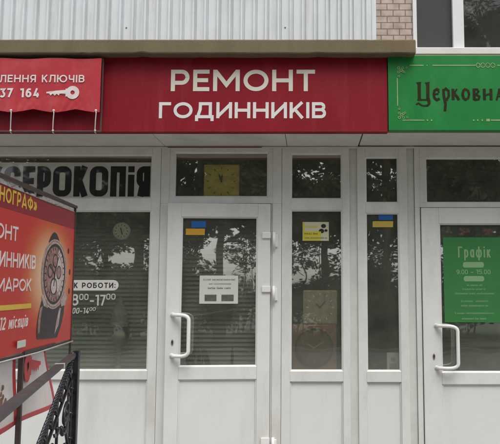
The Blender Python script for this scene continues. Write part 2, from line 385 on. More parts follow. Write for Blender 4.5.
# ------------------------------------------------------------------ ground
STREET = -0.16
MB().box(-200, 200, -260, 60, STREET-.3, STREET).build('ground', GRASSM)['kind'] = 'structure'
MB().box(-60, 60, -11.0, 3.5, STREET, STREET+.004).build('pavement', PAVE)['kind'] = 'structure'
MB().box(-60, 60, -30, -21, STREET-.001, STREET+.003).build('road', ASPH)['kind'] = 'structure'
MB().box(-60, 60, -11.2, -11.0, STREET-.1, STREET+.1, .01).build('kerb', PAVE)['kind'] = 'structure'
MB().box(-4.2, 3.6, -1.9, 0.0, STREET+.006, 0.0, .01).build('landing', PAVE)['kind'] = 'structure'

# ------------------------------------------------------------------ building
shop = thing('shop_building', (0, 0, 0), 'brick building with white glazed shopfront under a concrete ledge and balcony', 'building')
ZS = Z(132, -.56)                 # soffit level
XL, XR = -3.6, 3.2                # shopfront extent
SY = -.56                         # plane of the signs
WY = 1.0                          # upper brick wall
# soffit panels
xj = X(361, 140, -.28)
m = MB()
for (a, b) in ((XL, X(158, 140, -.28)-.002), (X(158, 140, -.28)+.002, X(286, 140, -.28)-.002), (X(286, 140, -.28)+.002, xj-.006)):
    m.box(a, b, SY+.077, 0.06, ZS+.002, ZS+.022, .003)
m.build('soffit', PVC, shop)
MB().box(xj+.006, XR, SY+.077, 0.06, ZS+.008, ZS+.028, .003).build('soffit', PVC, shop)
# slim trim strip where soffit meets glazing
MB().box(XL, XR, -.012, -.001, ZS-.018, ZS-.002, .003).build('trim_and_reflection', JOINT, shop)
MB().box(X(168, 148), X(262, 148), -.016, -.0125, ZS-.014, ZS-.007).build('trim_and_reflection', RED_REFL, shop)  # reflected red line above the door, painted as a thin strip
# shell: side walls, roof, interior
for xa_ in (XL-.3, XR): MB().box(xa_, xa_+.3, 0, 5, 0, ZS+.9).build('wall', PLAST, shop)
m = MB(); m.box(XL, XR, 2.6, 2.7, .02, ZS+.2); m.box(1.02, 1.10, .09, 2.6, .02, ZS+.029); m.build('interior_wall', INTW, shop)
MB().box(XL, XR, 0, 2.6, -.02, .02).build('floor', INTD, shop)
MB().box(XL, XR, .065, 2.6, ZS+.03, ZS+.08).build('ceiling', INTW, shop)
ZT = Z(55, SY)+.01                # top of signs
MB().box(XL, XR, SY+.08, WY, ZS+.1, ZT-.06).build('roof', CONC, shop)
# ledge (balcony slab)
LY = -.66
zl0, zl1 = Z(53.5, LY), Z(39.2, LY)
bm_ = MB(); bm_.box(XL, X(416, 45, LY), LY, WY, zl0, zl1, .012)
bmesh.ops.subdivide_edges(bm_.bm, edges=[e for e in bm_.bm.edges if abs(e.verts[0].co.x-e.verts[1].co.x) > 1], cuts=110)
for q in bm_.bm.verts:
    k = noise.noise(Vector((q.co.x*5, q.co.z*8, 1)))*.0035+noise.noise(Vector((q.co.x*23, q.co.z*20, 4)))*.002
    if q.co.y < LY+.05: q.co.y += k
    q.co.z += k*.8-max(0, noise.noise(Vector((q.co.x*9, 3, q.co.z*30)))-.35)*.02*(1 if q.co.z > (zl0+zl1)/2 else -1)
o = bm_.build('balcony_slab', CONC, shop)
# corrugated cladding
m = MB(); xe = X(372, 25, LY+.05); per = .1025
prof = [(0, .016), (.048, .018), (.053, .034), (.062, .036), (.068, .034), (.071, -.004), (.086, -.004), (.090, .016)]
pts = []; x = XL; rr0 = random.Random(21)
while x < xe-per:
    for a, d in prof: pts.append((x+a, LY+.058-d))
    x += per*rr0.uniform(.965, 1.035)
pts.append((x, LY+.058)); pts.append((xe, LY+.058))
z0, z1 = zl1-.01, zl1+1.1
n = len(pts)
vsx = [(a, b, z0) for a, b in pts]+[(a, b, z1) for a, b in pts]+[(a, b+.004, z0) for a, b in pts]+[(a, b+.004, z1) for a, b in pts]
fsx = []
for i in range(n-1): fsx += [(i, i+1, n+i+1, n+i), (2*n+i+1, 2*n+i, 3*n+i, 3*n+i+1), (i+1, i, 2*n+i, 2*n+i+1), (n+i, n+i+1, 3*n+i+1, 3*n+i)]
m._add(vsx, fsx)
cl = m.build('corrugated_cladding', CLAD, shop)
m = MB()
for px in (45, 125, 204, 285, 351): m.ball((X(px, 25, LY), LY+.040, Z(24.5+(px % 7)*.2, LY)), .0075, (1, .6, 1), 8)
m.build('rivet', STEEL, cl)
m = MB(); m.box(xe, xe+.035, LY+.05, WY-.003, z0, z1); m.build('balcony_side', CLAD, shop)
# upper brick wall with window opening
wx0 = X(412.5, 25, WY); wz0 = Z(56, WY)
m = MB(); m.box(XL-.3, wx0, WY, WY+.3, ZS+.6, 6.2); m.box(wx0, 5.2, WY, WY+.3, ZS+.6, wz0-.02); m.box(wx0, 5.2, WY, WY+.3, 5.6, 6.2); m.box(4.6, 5.2, WY, WY+.3, wz0-.02, 5.6)
m.build('brick_wall', BRICK, shop)
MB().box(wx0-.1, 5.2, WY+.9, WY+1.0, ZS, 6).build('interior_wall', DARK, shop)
def ux(px): return X(px, 25, WY)
m = MB(); zz0, zz1 = Z(50.5, WY), 5.58
m.box(ux(412.7), ux(416.6), WY-.02, WY+.08, zz0, zz1, .004); m.box(ux(452.5), ux(463.5), WY-.02, WY+.08, zz0, zz1, .004); m.box(4.52, 4.59, WY-.02, WY+.08, zz0, zz1, .004)
m.box(ux(416.6), ux(452.5), WY-.015, WY+.08, zz0, zz0+.025, .004); m.box(ux(463.5), 4.52, WY-.015, WY+.08, zz0, zz0+.03, .004)
m.box(ux(416.6), 4.52, WY-.015, WY+.08, zz1-.07, zz1, .004)
uw = m.build('window', mat("white_upper_window", (.70, .70, .69), .35, var=.03, scale=4), shop); uw['label'] = 'white framed upstairs window with dark panes'
MB().box(ux(404), 4.7, WY-.10, WY+.08, wz0-.015, zz0-.002, .006).build('sill', mat("white_sill", (.68, .68, .66), .4, var=.06, scale=6), uw)
MB().box(ux(416.6)-.003, ux(452.5)+.003, WY+.03, WY+.034, zz0+.02, zz1-.07).build('window_screen', SCREEN, uw)
MB().box(ux(463.5)-.003, 4.523, WY+.03, WY+.036, zz0+.02, zz1-.07).build('pane', GLASS_UP, uw)
m = MB(); m.box(ux(468), ux(475), WY+.06, WY+.063, Z(11, WY), Z(4, WY)); m.build('pane_reflection', INTW, uw)  # pale sheet standing in for a reflection in the pane

# ---- glazing
FB = .07
def pane(x0, x1, z0, z1, parent, Y=.028):
    g = .004
    MB().box(x0-.006, x1+.006, Y, Y+.006, z0-.006, z1+.006).build('pane', GLASS, parent)
    m = MB()
    m.box(x0, x0+g, Y-.012, Y-.001, z0, z1); m.box(x1-g, x1, Y-.012, Y-.001, z0, z1)
    m.box(x0+g, x1-g, Y-.012, Y-.001, z0, z0+g); m.box(x0+g, x1-g, Y-.012, Y-.001, z1-g, z1)
    m.build('gasket', GASKET, parent)
def bead(m, x0, x1, z0, z1, Y0, w=.013, d=.012):
    """sloped glazing bead round an opening, set inside the frame"""
    v = []
    for (a, b) in ((x0, z0), (x1, z0), (x1, z1), (x0, z1)): v.append((a, Y0, b))
    for (a, b) in ((x0+w, z0+w), (x1-w, z0+w), (x1-w, z1-w), (x0+w, z1-w)): v.append((a, Y0+d, b))
    for (a, b) in ((x0+w, z0+w), (x1-w, z0+w), (x1-w, z1-w), (x0+w, z1-w)): v.append((a, Y0+d+.02, b))
    f = []
    for k in range(4):
        q = (k+1) % 4
        f += [(k, q, 4+q, 4+k), (4+k, 4+q, 8+q, 8+k)]
    m._add(v, f)
def ladder(m, xa, xb, jl, jr, rails, Y0, Y1, bev=.004):
    """two jambs and horizontal rails butted between them; rails = [(z0,z1)...]"""
    zlo = min(r[0] for r in rails); zhi = max(r[1] for r in rails)
    m.box(xa, xa+jl, Y0, Y1, zlo, zhi, bev); m.box(xb-jr, xb, Y0, Y1, zlo, zhi, bev)
    for a, b in rails: m.box(xa+jl+.0002, xb-jr-.0002, Y0, Y1, a, b, .0012)
ZTOP = ZS-.002
def unit(label, xa, xb, gx0, gx1, zt1, zt0, zg1, zg0, zp, Y=0.0, mull=()):
    m = MB()
    ladder(m, xa, xb, gx0-xa, xb-gx1, [(zt1, ZTOP), (zg1, zt0), (zp, zg0), (.0, .10)], Y, Y+FB)
    for xm in mull:
        for a, b in ((zt0, zt1), (zg0, zg1), (.10, zp)): m.box(xm-.035, xm+.035, Y, Y+FB, a, b, .004)
    edges = [gx0]+[q for xm in mull for q in (xm-.035, xm+.035)]+[gx1]
    for k in range(0, len(edges), 2):
        a, b = edges[k], edges[k+1]
        for c, d in ((zt0, zt1), (zg0, zg1)): bead(m, a, b, c, d, Y+.004)
    f = m.build('window', PVC, shop, recalc=False); f['label'] = label
    for k in range(0, len(edges), 2):
        a, b = edges[k], edges[k+1]
        pane(a+.008, b-.008, zt0+.008, zt1-.008, f, Y+.028); pane(a+.008, b-.008, zg0+.008, zg1-.008, f, Y+.028)
        m = MB(); m.box(a-.004, b+.004, Y+.022, Y+.05, .096, zp+.004); m.build('panel', PANEL, f)
        m = MB(); w_ = .010
        m.box(a, a+w_, Y+.010, Y+.0215, .1, zp, .003); m.box(b-w_, b, Y+.010, Y+.0215, .1, zp, .003); m.box(a+w_, b-w_, Y+.010, Y+.0215, zp-w_, zp, .003)
        m.build('bead', PVC, f)
    return f
wl = unit('wide shop window with photocopy lettering in its top pane', XL, X(158), X(-62), X(149.2), Z(154.5), Z(198.6), Z(210.3), Z(370.8), Z(379.5), mull=())
w1 = unit('narrow window holding two square clocks', X(281.5), X(350), X(290.3), X(342.8), Z(153.3), Z(199.2), Z(209.8), Z(371.3), Z(381.5))
w2 = unit('narrow window with small flag sticker', X(358), X(408.5), X(366.2), X(400.2), Z(156.8), Z(203), Z(212.8), Z(371.5), Z(382))
m = MB(); m.box(X(350), X(358), .018, FB, 0, ZTOP, .003); m.box(X(408.5), X(416), .018, FB, 0, ZTOP, .003); m.build('mullion', JOINT, shop)

def tube_handle(xm, xb, z0, z1, Yf, r, name, parent, m_=WHITEV):
    """D-shaped pull handle bowed sideways and outwards"""
    P = []; out = .075; k = .045
    A = Vector((xm, Yf, z1)); B = Vector((xm, Yf-out*.55, z1)); 
    P += [A, Vector((xm+(xb-xm)*.12, Yf-out*.45, z1))]
    c0 = Vector((xm+(xb-xm)*.45, Yf-out*.75, z1)); c1 = Vector((xb, Yf-out, z1-k))
    P.append(c0)
    for t in (.2, .4, .6, .8, 1):
        ctrl = Vector((xb, Yf-out, z1)); q = c0*(1-t)**2+ctrl*2*t*(1-t)+c1*t*t; P.append(q)
    P2 = [Vector((p.x, p.y, z0+z1-p.z)) for p in P][::-1]
    P += P2
    mb_ = MB(); mb_.tube(P, r, 14)
    for z in (z0, z1): mb_.tube([(xm, Yf+.001, z), (xm, Yf-.006, z)], r*1.25, 16)
    return mb_.build(name, m_, parent)
def keyhole(px, py, Y, parent):
    x, z = at(px, py, Y).x, at(px, py, Y).z
    m = MB(); m.prism([(math.cos(a)*.011, math.sin(a)*(.026)) for a in [2*math.pi*k/20 for k in range(20)]], Vector((x, Y, z)), UX, UZ, NF, .005); m.mi = 1
    m.disc((0, .006), .0075, Vector((x, Y-.0052, z)), UX, UZ, NF, .002, 16); m.box(x-.003, x+.003, Y-.007, Y-.0052, z-.014, z+.004)
    return m.build('lock', [STEEL, BLACK], parent)
def door_unit(label, xa, xb, fj, fjr, tg0, tg1, zt1, zt0, lx0, lx1, lz1, gx0, gx1, zg1, zg0, zp):
    m = MB()
    ladder(m, xa, xb, fj, fjr, [(zt1, ZTOP), (lz1+.006, zt0)], 0, FB)
    # the jambs run on down to the threshold
    m.box(xa, xa+fj, 0, FB, 0, lz1+.006, .004); m.box(xb-fjr, xb, 0, FB, 0, lz1+.006, .004)
    m.box(xa+fj, xb-fjr, .01, FB, 0, .025, .004)
    # transom sash step
    m.box(xa+fj, tg0, .004, FB-.01, zt0, zt1, .003) if tg0 > xa+fj+.004 else None
    m.box(tg1, xb-fjr, .004, FB-.01, zt0, zt1, .003) if tg1 < xb-fjr-.004 else None
    bead(m, tg0, tg1, zt0, zt1, .005)
    fr = m.build('door_frame', PVC, shop, recalc=False)
    pane(tg0+.008, tg1-.008, zt0+.008, zt1-.008, fr)
    m = MB(); Y0, Y1 = -.014, .052
    ladder(m, lx0, lx1, gx0-lx0, lx1-gx1, [(zg1, lz1), (zp, zg0), (.03, .115)], Y0, Y1, .005)
    bead(m, gx0, gx1, zg0, zg1, Y0+.004)
    lf = m.build('door', PVC2, shop, recalc=False); lf['label'] = label
    mm = MB(); mm.box(lx1+.0015, xb-fjr+.0005, .010, FB, .03, lz1+.006); mm.box(xa+fj-.0005, lx0+.01, .056, FB, .03, lz1+.006); mm.build('rebate', JOINT, fr)
    pane(gx0+.008, gx1-.008, zg0+.008, zg1-.008, lf, .014)
    MB().box(gx0-.004, gx1+.004, .004, .04, .11, zp+.004).build('panel', PANEL, lf)
    m = MB(); w_ = .011
    m.box(gx0, gx0+w_, -.007, .0035, .115, zp, .003); m.box(gx1-w_, gx1, -.007, .0035, .115, zp, .003); m.box(gx0+w_, gx1-w_, -.007, .0035, zp-w_, zp, .003)
    m.build('bead', PVC2, lf)
    return lf
dl = door_unit('white glazed door with paper notice and pale pull handle', X(158.3), X(281.2), X(167)-X(158.3), X(281.2)-X(272.2), X(174.0, 175), X(268.3, 175), Z(152), Z(197.2), X(167.6), X(270.3), Z(204), X(181), X(257.4), Z(217.2), Z(366.2), Z(378.6))
dr = door_unit('white glazed door with green timetable poster', X(416.3), X(560), X(421.5)-X(416.3), X(560)-X(555), X(425.5, 180), X(548), Z(157.5), Z(203), X(422.3), X(554), Z(208), X(440), X(536), Z(223.5), Z(372.5), Z(384))
# jamb beyond the right door
MB().box(X(560)+.002, XR, 0, .12, 0, ZTOP).build('wall', PVC, shop)
tube_handle(X(174.5), X(191.5), Z(355), Z(314.5), -.014, .0165, 'handle', dl)
tube_handle(X(435), X(454.5), Z(367.5), Z(325.5), -.014, .0155, 'handle', dr)
keyhole(173.3, 342, -.014, dl); keyhole(434, 356.5, -.014, dr)
m = MB(); p = at(167.5, 316, 0); 
for (hy0, hy1) in ((232.5, 247), (286, 300.5), (437, 452)):
    m = MB(); za, zb = Z(hy1), Z(hy0)
    m.box(X(262), X(270.5), -.030, -.0145, zb-.055, zb, .004)
    m.tube([(X(273.8), -.024, za-.012), (X(273.8), -.024, zb+.002)], .0135, 12)
    m.box(X(274.5), X(277.5), -.016, -.001, za, zb-.02, .003)
    m.build('hinge', WHITEV, dl)

# ------------------------------------------------------------------ signs
OS = Vector((0, SY, 0))
sign = thing('shop_sign', (X(190, 132, SY), SY, ZS), 'dark red sign board with large cream watch repair lettering', 'sign')
xs1 = X(387.6, 95, SY)
MB().box(XL, xs1, SY, SY+.075, ZS, Z(56.5, SY), .003).build('sign_board', RED, sign)
wtext('РЕМОНТ', 'lettering', CREAM, sign, 171, 69.8, 315, 91.2, SY-.0005, th=.0015, bold=.185, gap=.17)
wtext('ГОДИННИКІВ', 'lettering', WHITEL, sign, 159, 102.3, 326, 118.3, SY-.0005, th=.0015, bold=.19, gap=.16)

GY = SY-.014
gs = thing('church_shop_sign', (X(480, 132, GY), GY, ZS), 'bright green sign board with pale gold border and dark old style lettering', 'sign')
gx1 = X(640, 95, GY)
MB().box(X(388.3, 95, GY), gx1, GY, GY+.085, Z(130.3, GY), Z(55.3, GY), .003).build('sign_board', GREEN, gs)
# border
m = MB(); OG = Vector((0, GY-.0005, 0))
def gbar(x0, y0, x1, y1): m.box(X(x0, 95, GY), X(x1, 95, GY), GY-.002, GY-.0003, Z(y1, GY), Z(y0, GY))
gbar(410, 65, 424, 65.9); gbar(427, 65, 428, 65.9); gbar(433, 65, 476, 65.9); gbar(397, 78, 397.9, 106); gbar(402, 119.8, 424, 120.7)
for q in (427, 431, 473, 477, 481.5): m.disc((X(q, 95, GY), Z(120.3, GY)), .007, OG, UX, UZ, NF, .002, 12)
gbar(485.5, 119, 489, 121.4); gbar(490, 119.7, 560, 120.8)
def stroke(mb, pts, r, O=OG, u=UX, v=UZ, n=NF, th=.002):
    for i in range(len(pts)-1):
        a = Vector(pts[i]); b = Vector(pts[i+1]); d = (b-a); 
        if d.length < 1e-6: continue
        q = Vector((-d.y, d.x)).normalized()*r
        mb.prism([tuple(a-q), tuple(b-q), tuple(b+q), tuple(a+q)], O, u, v, n, th)
def gp(px, py): return (X(px, 95, GY), Z(py, GY))
# twisted knot in the top line, curls at the two left corners
for ph in (0, math.pi):
    stroke(m, [gp(476+k*1.2, 65.4+2.4*math.sin(k*.75+ph)*(1 if k > 1 else .4)) for k in range(18)], .0028)
gbar(498, 65, 560, 65.9)
for (cx, cy, sy) in ((401, 69, 1), (401, 116.5, -1)):
    for k in range(3):
        for (ox, oy) in ((k*4.0, 0), (0, sy*k*4.2), (2.5+k*1.5, sy*(2.5+k*1.0)))[(1 if k == 0 else 0):]:
            r0 = 1.55-.25*k
            m.ring((0, 0), r0/122*.62, r0/122, Vector((*gp(cx+ox-2, cy+oy-sy*1), 0)).xzy+Vector((0, GY-.0005-.00025*(k*3+int(oy != 0)+2*int(ox > 0 and oy != 0)), 0)), UX, UZ, NF, .002, 14)
m.build('border', GOLD, gs)
# old-style letters, drawn as strokes in photo pixels
m = MB()
LN = [0]
def L(pts, wpx):
    t_ = wpx*1.2/122; Ls, Rs = ribbon([gp(*p) for p in pts], t_, False); LN[0] += 1; th = .0012+.0002*(LN[0] % 7); N_ = len(pts); vs_ = []; fs_ = []
    for q in Ls+Rs: vs_ += [OG+UX*q.x+UZ*q.y, OG+UX*q.x+UZ*q.y+NF*th]
    for j in range(N_-1):
        a_, b_, c_, d_ = 2*j, 2*j+2, 2*(N_+j+1), 2*(N_+j)
        fs_ += [(a_+1, b_+1, c_+1, d_+1), (a_, b_, b_+1, a_+1), (d_, d_+1, c_+1, c_), (a_, d_, c_, b_)]
    fs_ += [(0, 1, 2*N_+1, 2*N_), (2*N_-2, 4*N_-2, 4*N_-1, 2*N_-1)]
    m._add(vs_, fs_)
def poly(pts): m.prism([gp(*p) for p in pts], OG, UX, UZ, NF, .0022)
# Ц
poly([(416.5, 82.5), (421.5, 82), (421, 84), (420.8, 98), (421.5, 100.5), (417.2, 100.5), (417.8, 98), (417.8, 84.5)])
poly([(425.2, 82.5), (430, 82), (429.6, 84), (429.4, 98), (430.4, 101), (430.2, 104), (428, 106.3), (425.8, 106.6), (427.8, 103.5), (427.2, 101), (426.2, 98), (426.4, 84.5)])
L([(416, 104.5), (418.5, 103.2), (421, 105.2), (424.5, 106), (427.5, 105)], 1.3); L([(419, 99.8), (428, 99.8)], 1.4)
# Е
L([(439.2, 90.3), (437, 89.2), (434.6, 90.6), (433.8, 94), (434.4, 98), (436.8, 100), (439.6, 98.6)], 2.1); L([(434, 94.4), (438.6, 93.8)], 1.3); L([(438.4, 90), (438.8, 92.6)], 1.5)
# Р
L([(443.6, 89), (443.8, 96), (445.4, 104), (444.6, 111)], 2.2); L([(443.6, 91), (446, 88.6), (448.6, 91), (448.8, 96), (446.8, 99.6), (444.4, 98.6)], 2.0)
# К
L([(453, 88.8), (453, 100)], 2.4); L([(453.4, 94.4), (457, 89)], 1.4); L([(454.2, 93.6), (457.2, 97), (458.8, 100)], 2.2)
# О
L([(465.6, 88.8), (463.4, 91), (462.6, 94.6), (463.6, 98.2), (466, 100)], 2.2); L([(465.4, 99.8), (468.2, 98), (469.2, 94.4), (468.2, 90.8), (465.3, 88.9)], 1.8)
# В
L([(474.2, 88.8), (474.2, 100)], 2.4); L([(473.6, 89.4), (477.4, 89.4), (478.6, 91.6), (476.4, 94)], 1.7); L([(475.4, 94.2), (479.4, 96.6), (478.6, 99.4), (474.4, 100)], 1.8)
# Н
L([(484.4, 88.8), (484.4, 100.2)], 2.4); L([(491, 88.8), (491, 100.2)], 2.4); L([(484.6, 95.6), (491, 93.4)], 1.5)
# А
L([(496.4, 100.2), (499.6, 89)], 1.5); L([(499.4, 88.6), (502.6, 100.2)], 2.4); L([(497.6, 96.4), (501.4, 96.4)], 1.3)
m.build('lettering', DARKL, gs)
# ---- red vinyl banner tied to a tube frame, upper left
BY = SY-.075
bn = thing('key_cutting_banner', (X(40, 132, BY), BY, Z(131, BY)), 'glossy red vinyl banner with white key, roped in a tube frame', 'banner')
bx0, bx1 = XL+.03, X(100.6, 90, BY)
ties = [X(q, 113, BY) for q in (-114, -72, -30, 12, 54.3, 96.5)]
zb, zt = Z(112, BY), Z(58.5, BY)
def bdisp(a, b):
    t = (zt-b)/(zt-zb); d = .006*noise.noise(Vector((a*3.1, b*4.0, 0)))+.006*noise.noise(Vector((a*1.3, b*1.1, 5)))
    for q in ties:
        dx = a-q; d += .009*t*t*math.exp(-(dx/.06)**2)+.004*t*math.sin(40*abs(dx)/(1.3-t))*math.exp(-abs(dx)/.12)+.006*math.sin(9*(dx)+3*t)*max(0, t-.3)*math.exp(-(abs(dx)/.18))
    return d
def bedge(a):          # scalloped lower hem: lowest at the ties
    dm = min(abs(a-q) for q in ties)
    return zb+.03*min(1, (dm/.17)**1.2)*(1 if dm < .17 else 1)-.006
m = MB(); NXX, NZZ = 150, 26; vsx = []; fsx = []
for sgn in (0, 1):
    for i in range(NXX+1):
        a = bx0+(bx1-bx0)*i/NXX
        lo = bedge(a); hi = zt+.004*math.sin(a*14)
        for j in range(NZZ+1):
            b = lo+(hi-lo)*j/NZZ
            vsx.append((a, BY-bdisp(a, b)+.002*sgn, b))
NN = (NXX+1)*(NZZ+1)
for i in range(NXX):
    for j in range(NZZ):
        p0 = i*(NZZ+1)+j; fsx += [(p0, p0+NZZ+1, p0+NZZ+2, p0+1), (NN+p0, NN+p0+1, NN+p0+NZZ+2, NN+p0+NZZ+1)]
m._add(vsx, fsx, True); cloth = m.build('banner_cloth', BANNER, bn, recalc=False)
OB = Vector((0, BY-.003, 0))
def btext(s, x0, y0, x1, y1, bold=.17): return text(s, 'lettering', PINKW, cloth, OB, UX, UZ, NF, (X(x0, 90, BY), X(x1, 90, BY)), (Z(y1, BY), Z(y0, BY)), th=.0015, bold=bold, disp=bdisp, gap=.2)
btext('ВИГОТОВЛЕННЯ КЛЮЧІВ', -55, 75.2, 84.3, 82.6)
btext('37 164', 0.2, 88.6, 39.5, 97.6, bold=.21)
def key(mb, O, u, v, n, L_, th, seg=26, flip=1):
    """a house key, bow at one end; length L_ along u, centred on v=0"""
    r = L_*.20
    mb.ring((L_-r, 0), r*.32, r, O, u, v, n, th, seg)
    h = r*.42
    mb.prism([(r*.1, h*.2), (L_-1.9*r, h), (L_-1.9*r, -h*.55), (L_*.42, -h*.55), (L_*.40, -h*1.15), (L_*.34, -h*.55), (L_*.28, -h*1.25), (L_*.22, -h*.5), (L_*.16, -h*1.15), (L_*.11, -h*.4), (r*.1, -h*.35)], O, u, v, n, th)
    mb.prism([(L_-2.05*r, h*1.5), (L_-1.7*r, h*1.3), (L_-1.7*r, -h*1.3), (L_-2.05*r, -h*1.5)], O, u, v, n, th*.9)
m = MB(); kx0, kx1 = X(46, 92, BY), X(79.5, 92, BY)
key(m, Vector((kx0, BY-.0035, Z(92.7, BY))), UX, UZ, NF, kx1-kx0, .0015)
bmesh.ops.subdivide_edges(m.bm, edges=[e for e in m.bm.edges if e.calc_length() > .03], cuts=3)
for q in m.bm.verts: q.co.y -= bdisp(q.co.x, q.co.z)
m.build('key_emblem', PINKW, cloth)
# tube frame and ropes
m = MB(); zf0 = Z(130.6, BY); r_ = .0075; yb = BY+.03
m.box(bx0, bx1-.004, yb-r_, yb+r_, zf0-r_, zf0+r_, .003); m.box(bx0, bx1-.004, yb-r_, yb+r_, zt-.006, zt+.009, .003); m.box(bx1-.004, bx1+.011, yb-r_, yb+r_, zf0-r_, zt+.009, .003)
for q in (-90, -10, 90): m.box(X(q, 90, BY)-.008, X(q, 90, BY)+.008, yb+r_, SY-.0005, zt-.02, zt-.005)
m.build('frame', mat("dark_frame_tube", (.10, .05, .05), .5, metal=.3, var=.2, scale=20), bn)
for q in ties:
    m = MB(); zt_ = bedge(q)+.012; yy = BY-bdisp(q, zt_)
    m.tube([(q, yy-.006, zt_+.004), (q+.003, yy-.007, zt_-.02), (q-.006, BY-.002, (zt_+zf0)/2), (q-.012, BY+.012, zf0+.01), (q-.013, BY+.030-r_-.006, zf0-.012), (q-.010, BY+.034, zf0-.014)], .0042, 8)
    m.ball((q, yy-.006, zt_+.002), .010, (1.1, .6, 1), 10); m.ball((q-.012, BY+.016, zf0+.004), .009, (1, 1, 1.2), 10)
    m.build('rope', ROPE, bn)

# ------------------------------------------------------------------ things on and behind the glass
# photocopy strip in the left top pane
yk = .0262
kc = thing('photocopy_sign', at(70, 198, yk), 'pale paper strip with heavy black photocopy lettering in the top pane', 'window sign')
MB().box(X(-58, 180, yk), X(151.2, 180, yk), yk, yk+.0012, Z(197.9, yk), Z(162.5, yk)).build('paper', mat("grey_paper_strip", (.47, .465, .42), .25, var=.10, scale=5, spec=.6, coat=1.0), kc)
wtext('КСЕРОКОПiЯ', 'lettering', mat('black_film', (.022, .022, .019), .2, var=.2, scale=15, coat=1.0), kc, -12, 166.3, 150.2, 196.5, yk-.0008, th=.001, bold=.205, gap=.075, sq=.15)
# opening hours on the lower pane
oh = thing('opening_hours', at(97, 316, .027), 'white opening hours lettering with rounded title strip on shop window', 'window lettering')
yo = .0275
m = MB(); hh = (Z(280, yo)-Z(290.5, yo))/2; x0, x1 = X(40, 285, yo)+hh, X(118.6, 285, yo)-hh; zc = Z(285.2, yo)
pl = [(x1+hh*math.sin(a), zc+hh*math.cos(a)) for a in [math.pi*k/10 for k in range(11)]]+[(x0-hh*math.sin(a), zc-hh*math.cos(a)) for a in [math.pi*k/10 for k in range(11)]]
m.prism(pl, Vector((0, yo, 0)), UX, UZ, NF, .001); m.build('title_strip', mat("white_film", (.62, .61, .56), .5, var=.05, scale=10), oh)
FILM = mat("grey_white_film", (.50, .49, .44), .5, var=.05, scale=10)
wtext('ГРАФІК РОБОТИ:', 'lettering', BLACK, oh, 50, 282.6, 115.5, 288, yo-.0012, th=.0008, bold=.19, gap=.22)
wtext('8', 'lettering', FILM, oh, 71.5, 294, 78.5, 305.5, yo, th=.001)
wtext('00', 'lettering', FILM, oh, 79.3, 293.8, 88.5, 300, yo, th=.001)
wtext('-17', 'lettering', FILM, oh, 90, 294.8, 105.5, 305.5, yo, th=.001)
wtext('00', 'lettering', FILM, oh, 106.2, 293.6, 115.5, 299.6, yo, th=.001)
wtext('00-14', 'lettering', FILM, oh, 72, 307.8, 88.5, 313.6, yo, th=.001, shear=.15)
wtext('00', 'lettering', FILM, oh, 89.2, 307.2, 95.4, 310.8, yo, th=.001, shear=.15)

def flag(x0b, x1b, y0, y1, x0y, x1y, y2, y3, Y, label, yel):
    t = thing('flag_sticker', at((x0y+x1b)/2, y3, Y), label, 'sticker', 'flag stickers on the glass')
    def brush(mb, xa, xb, ya, yb, sd):
        r = random.Random(sd); N = 9; L_ = []; R_ = []
        for k in range(N):
            yy = ya+(yb-ya)*k/(N-1); L_.append((X(xa+r.uniform(-.25, .2), y1, Y), Z(yy, Y))); R_.append((X(xb+r.uniform(-.2, .2), y1, Y), Z(yy, Y)))
        mb.prism(L_+R_[::-1], Vector((0, Y, 0)), UX, UZ, NF, .001)
    m = MB(); brush(m, x0b, x1b, y0, y1, 3); m.build('blue_stripe', BLUE, t)
    m = MB(); brush(m, x0y, x1y, y2, y3, 5); m.build('yellow_stripe', yel, t)
    return t
fl1 = flag(192.2, 206.5, 221.5, 228, 186.8, 205.6, 229, 235.3, .013, 'blue over orange flag sticker on the door with the paper notice', ORANGE)
flag(378.5, 393, 213.8, 220, 372.6, 393, 221.2, 227.2, .027, 'blue over yellow flag sticker on the slim window beside the green poster door', mat("yellow_stripe", (.55, .42, .07), .5, var=.06, scale=12))

def plate(name, x0, y0, x1, y1, Y, th, m_, label, cat, rot=0):
    t = thing(name, at((x0+x1)/2, y1, Y), label, cat)
    MB().box(X(x0, (y0+y1)/2, Y), X(x1, (y0+y1)/2, Y), Y, Y+th, Z(y1, Y), Z(y0, Y)).build('sheet', m_, t)
    return t
def words(t, x0, x1, y, h, Y, m_, seed, n=3):
    """a line of small print, too small to read in the photograph"""
    r = random.Random(seed); L_ = (x1-x0)/h; k = max(4, int(L_/.62)); cut = sorted(r.sample(range(2, max(3+n, k-1)), n-1)) if n > 1 else []
    body = ''.join(' ' if i in cut else r.choice('ннпиііс') for i in range(k))
    return wtext(body, 'lettering', m_, t, x0, y-h/2, x1, y+h/2, Y-.0001, th=.0006, bold=.17, gap=.2)
INK = mat("faded_ink", (.15, .15, .12), .7, var=.2, scale=30)
nt_ = plate('paper_notice', 200.2, 275.6, 238.4, 303.6, .0115, .0012, PAPER, 'white paper notice with two dark boxes on the left glass door', 'notice')
words(nt_, 204, 235.5, 279.5, 2.2, .0115, INK, 1, 2); words(nt_, 209.5, 231.5, 283.8, 1.6, .0115, INK, 2, 2); words(nt_, 208.5, 231, 288, 2.2, .0115, BLACK, 3, 3)
m = MB()
for a, b in ((205.3, 217.0), (221.9, 234)): m.box(X(a, 297, .0115), X(b, 297, .0115), .0100, .0113, Z(301, .0115), Z(294.6, .0115))
m.build('dark_box', mat("dark_box_print", (.10, .10, .085), .7, var=.4, scale=40), nt_)

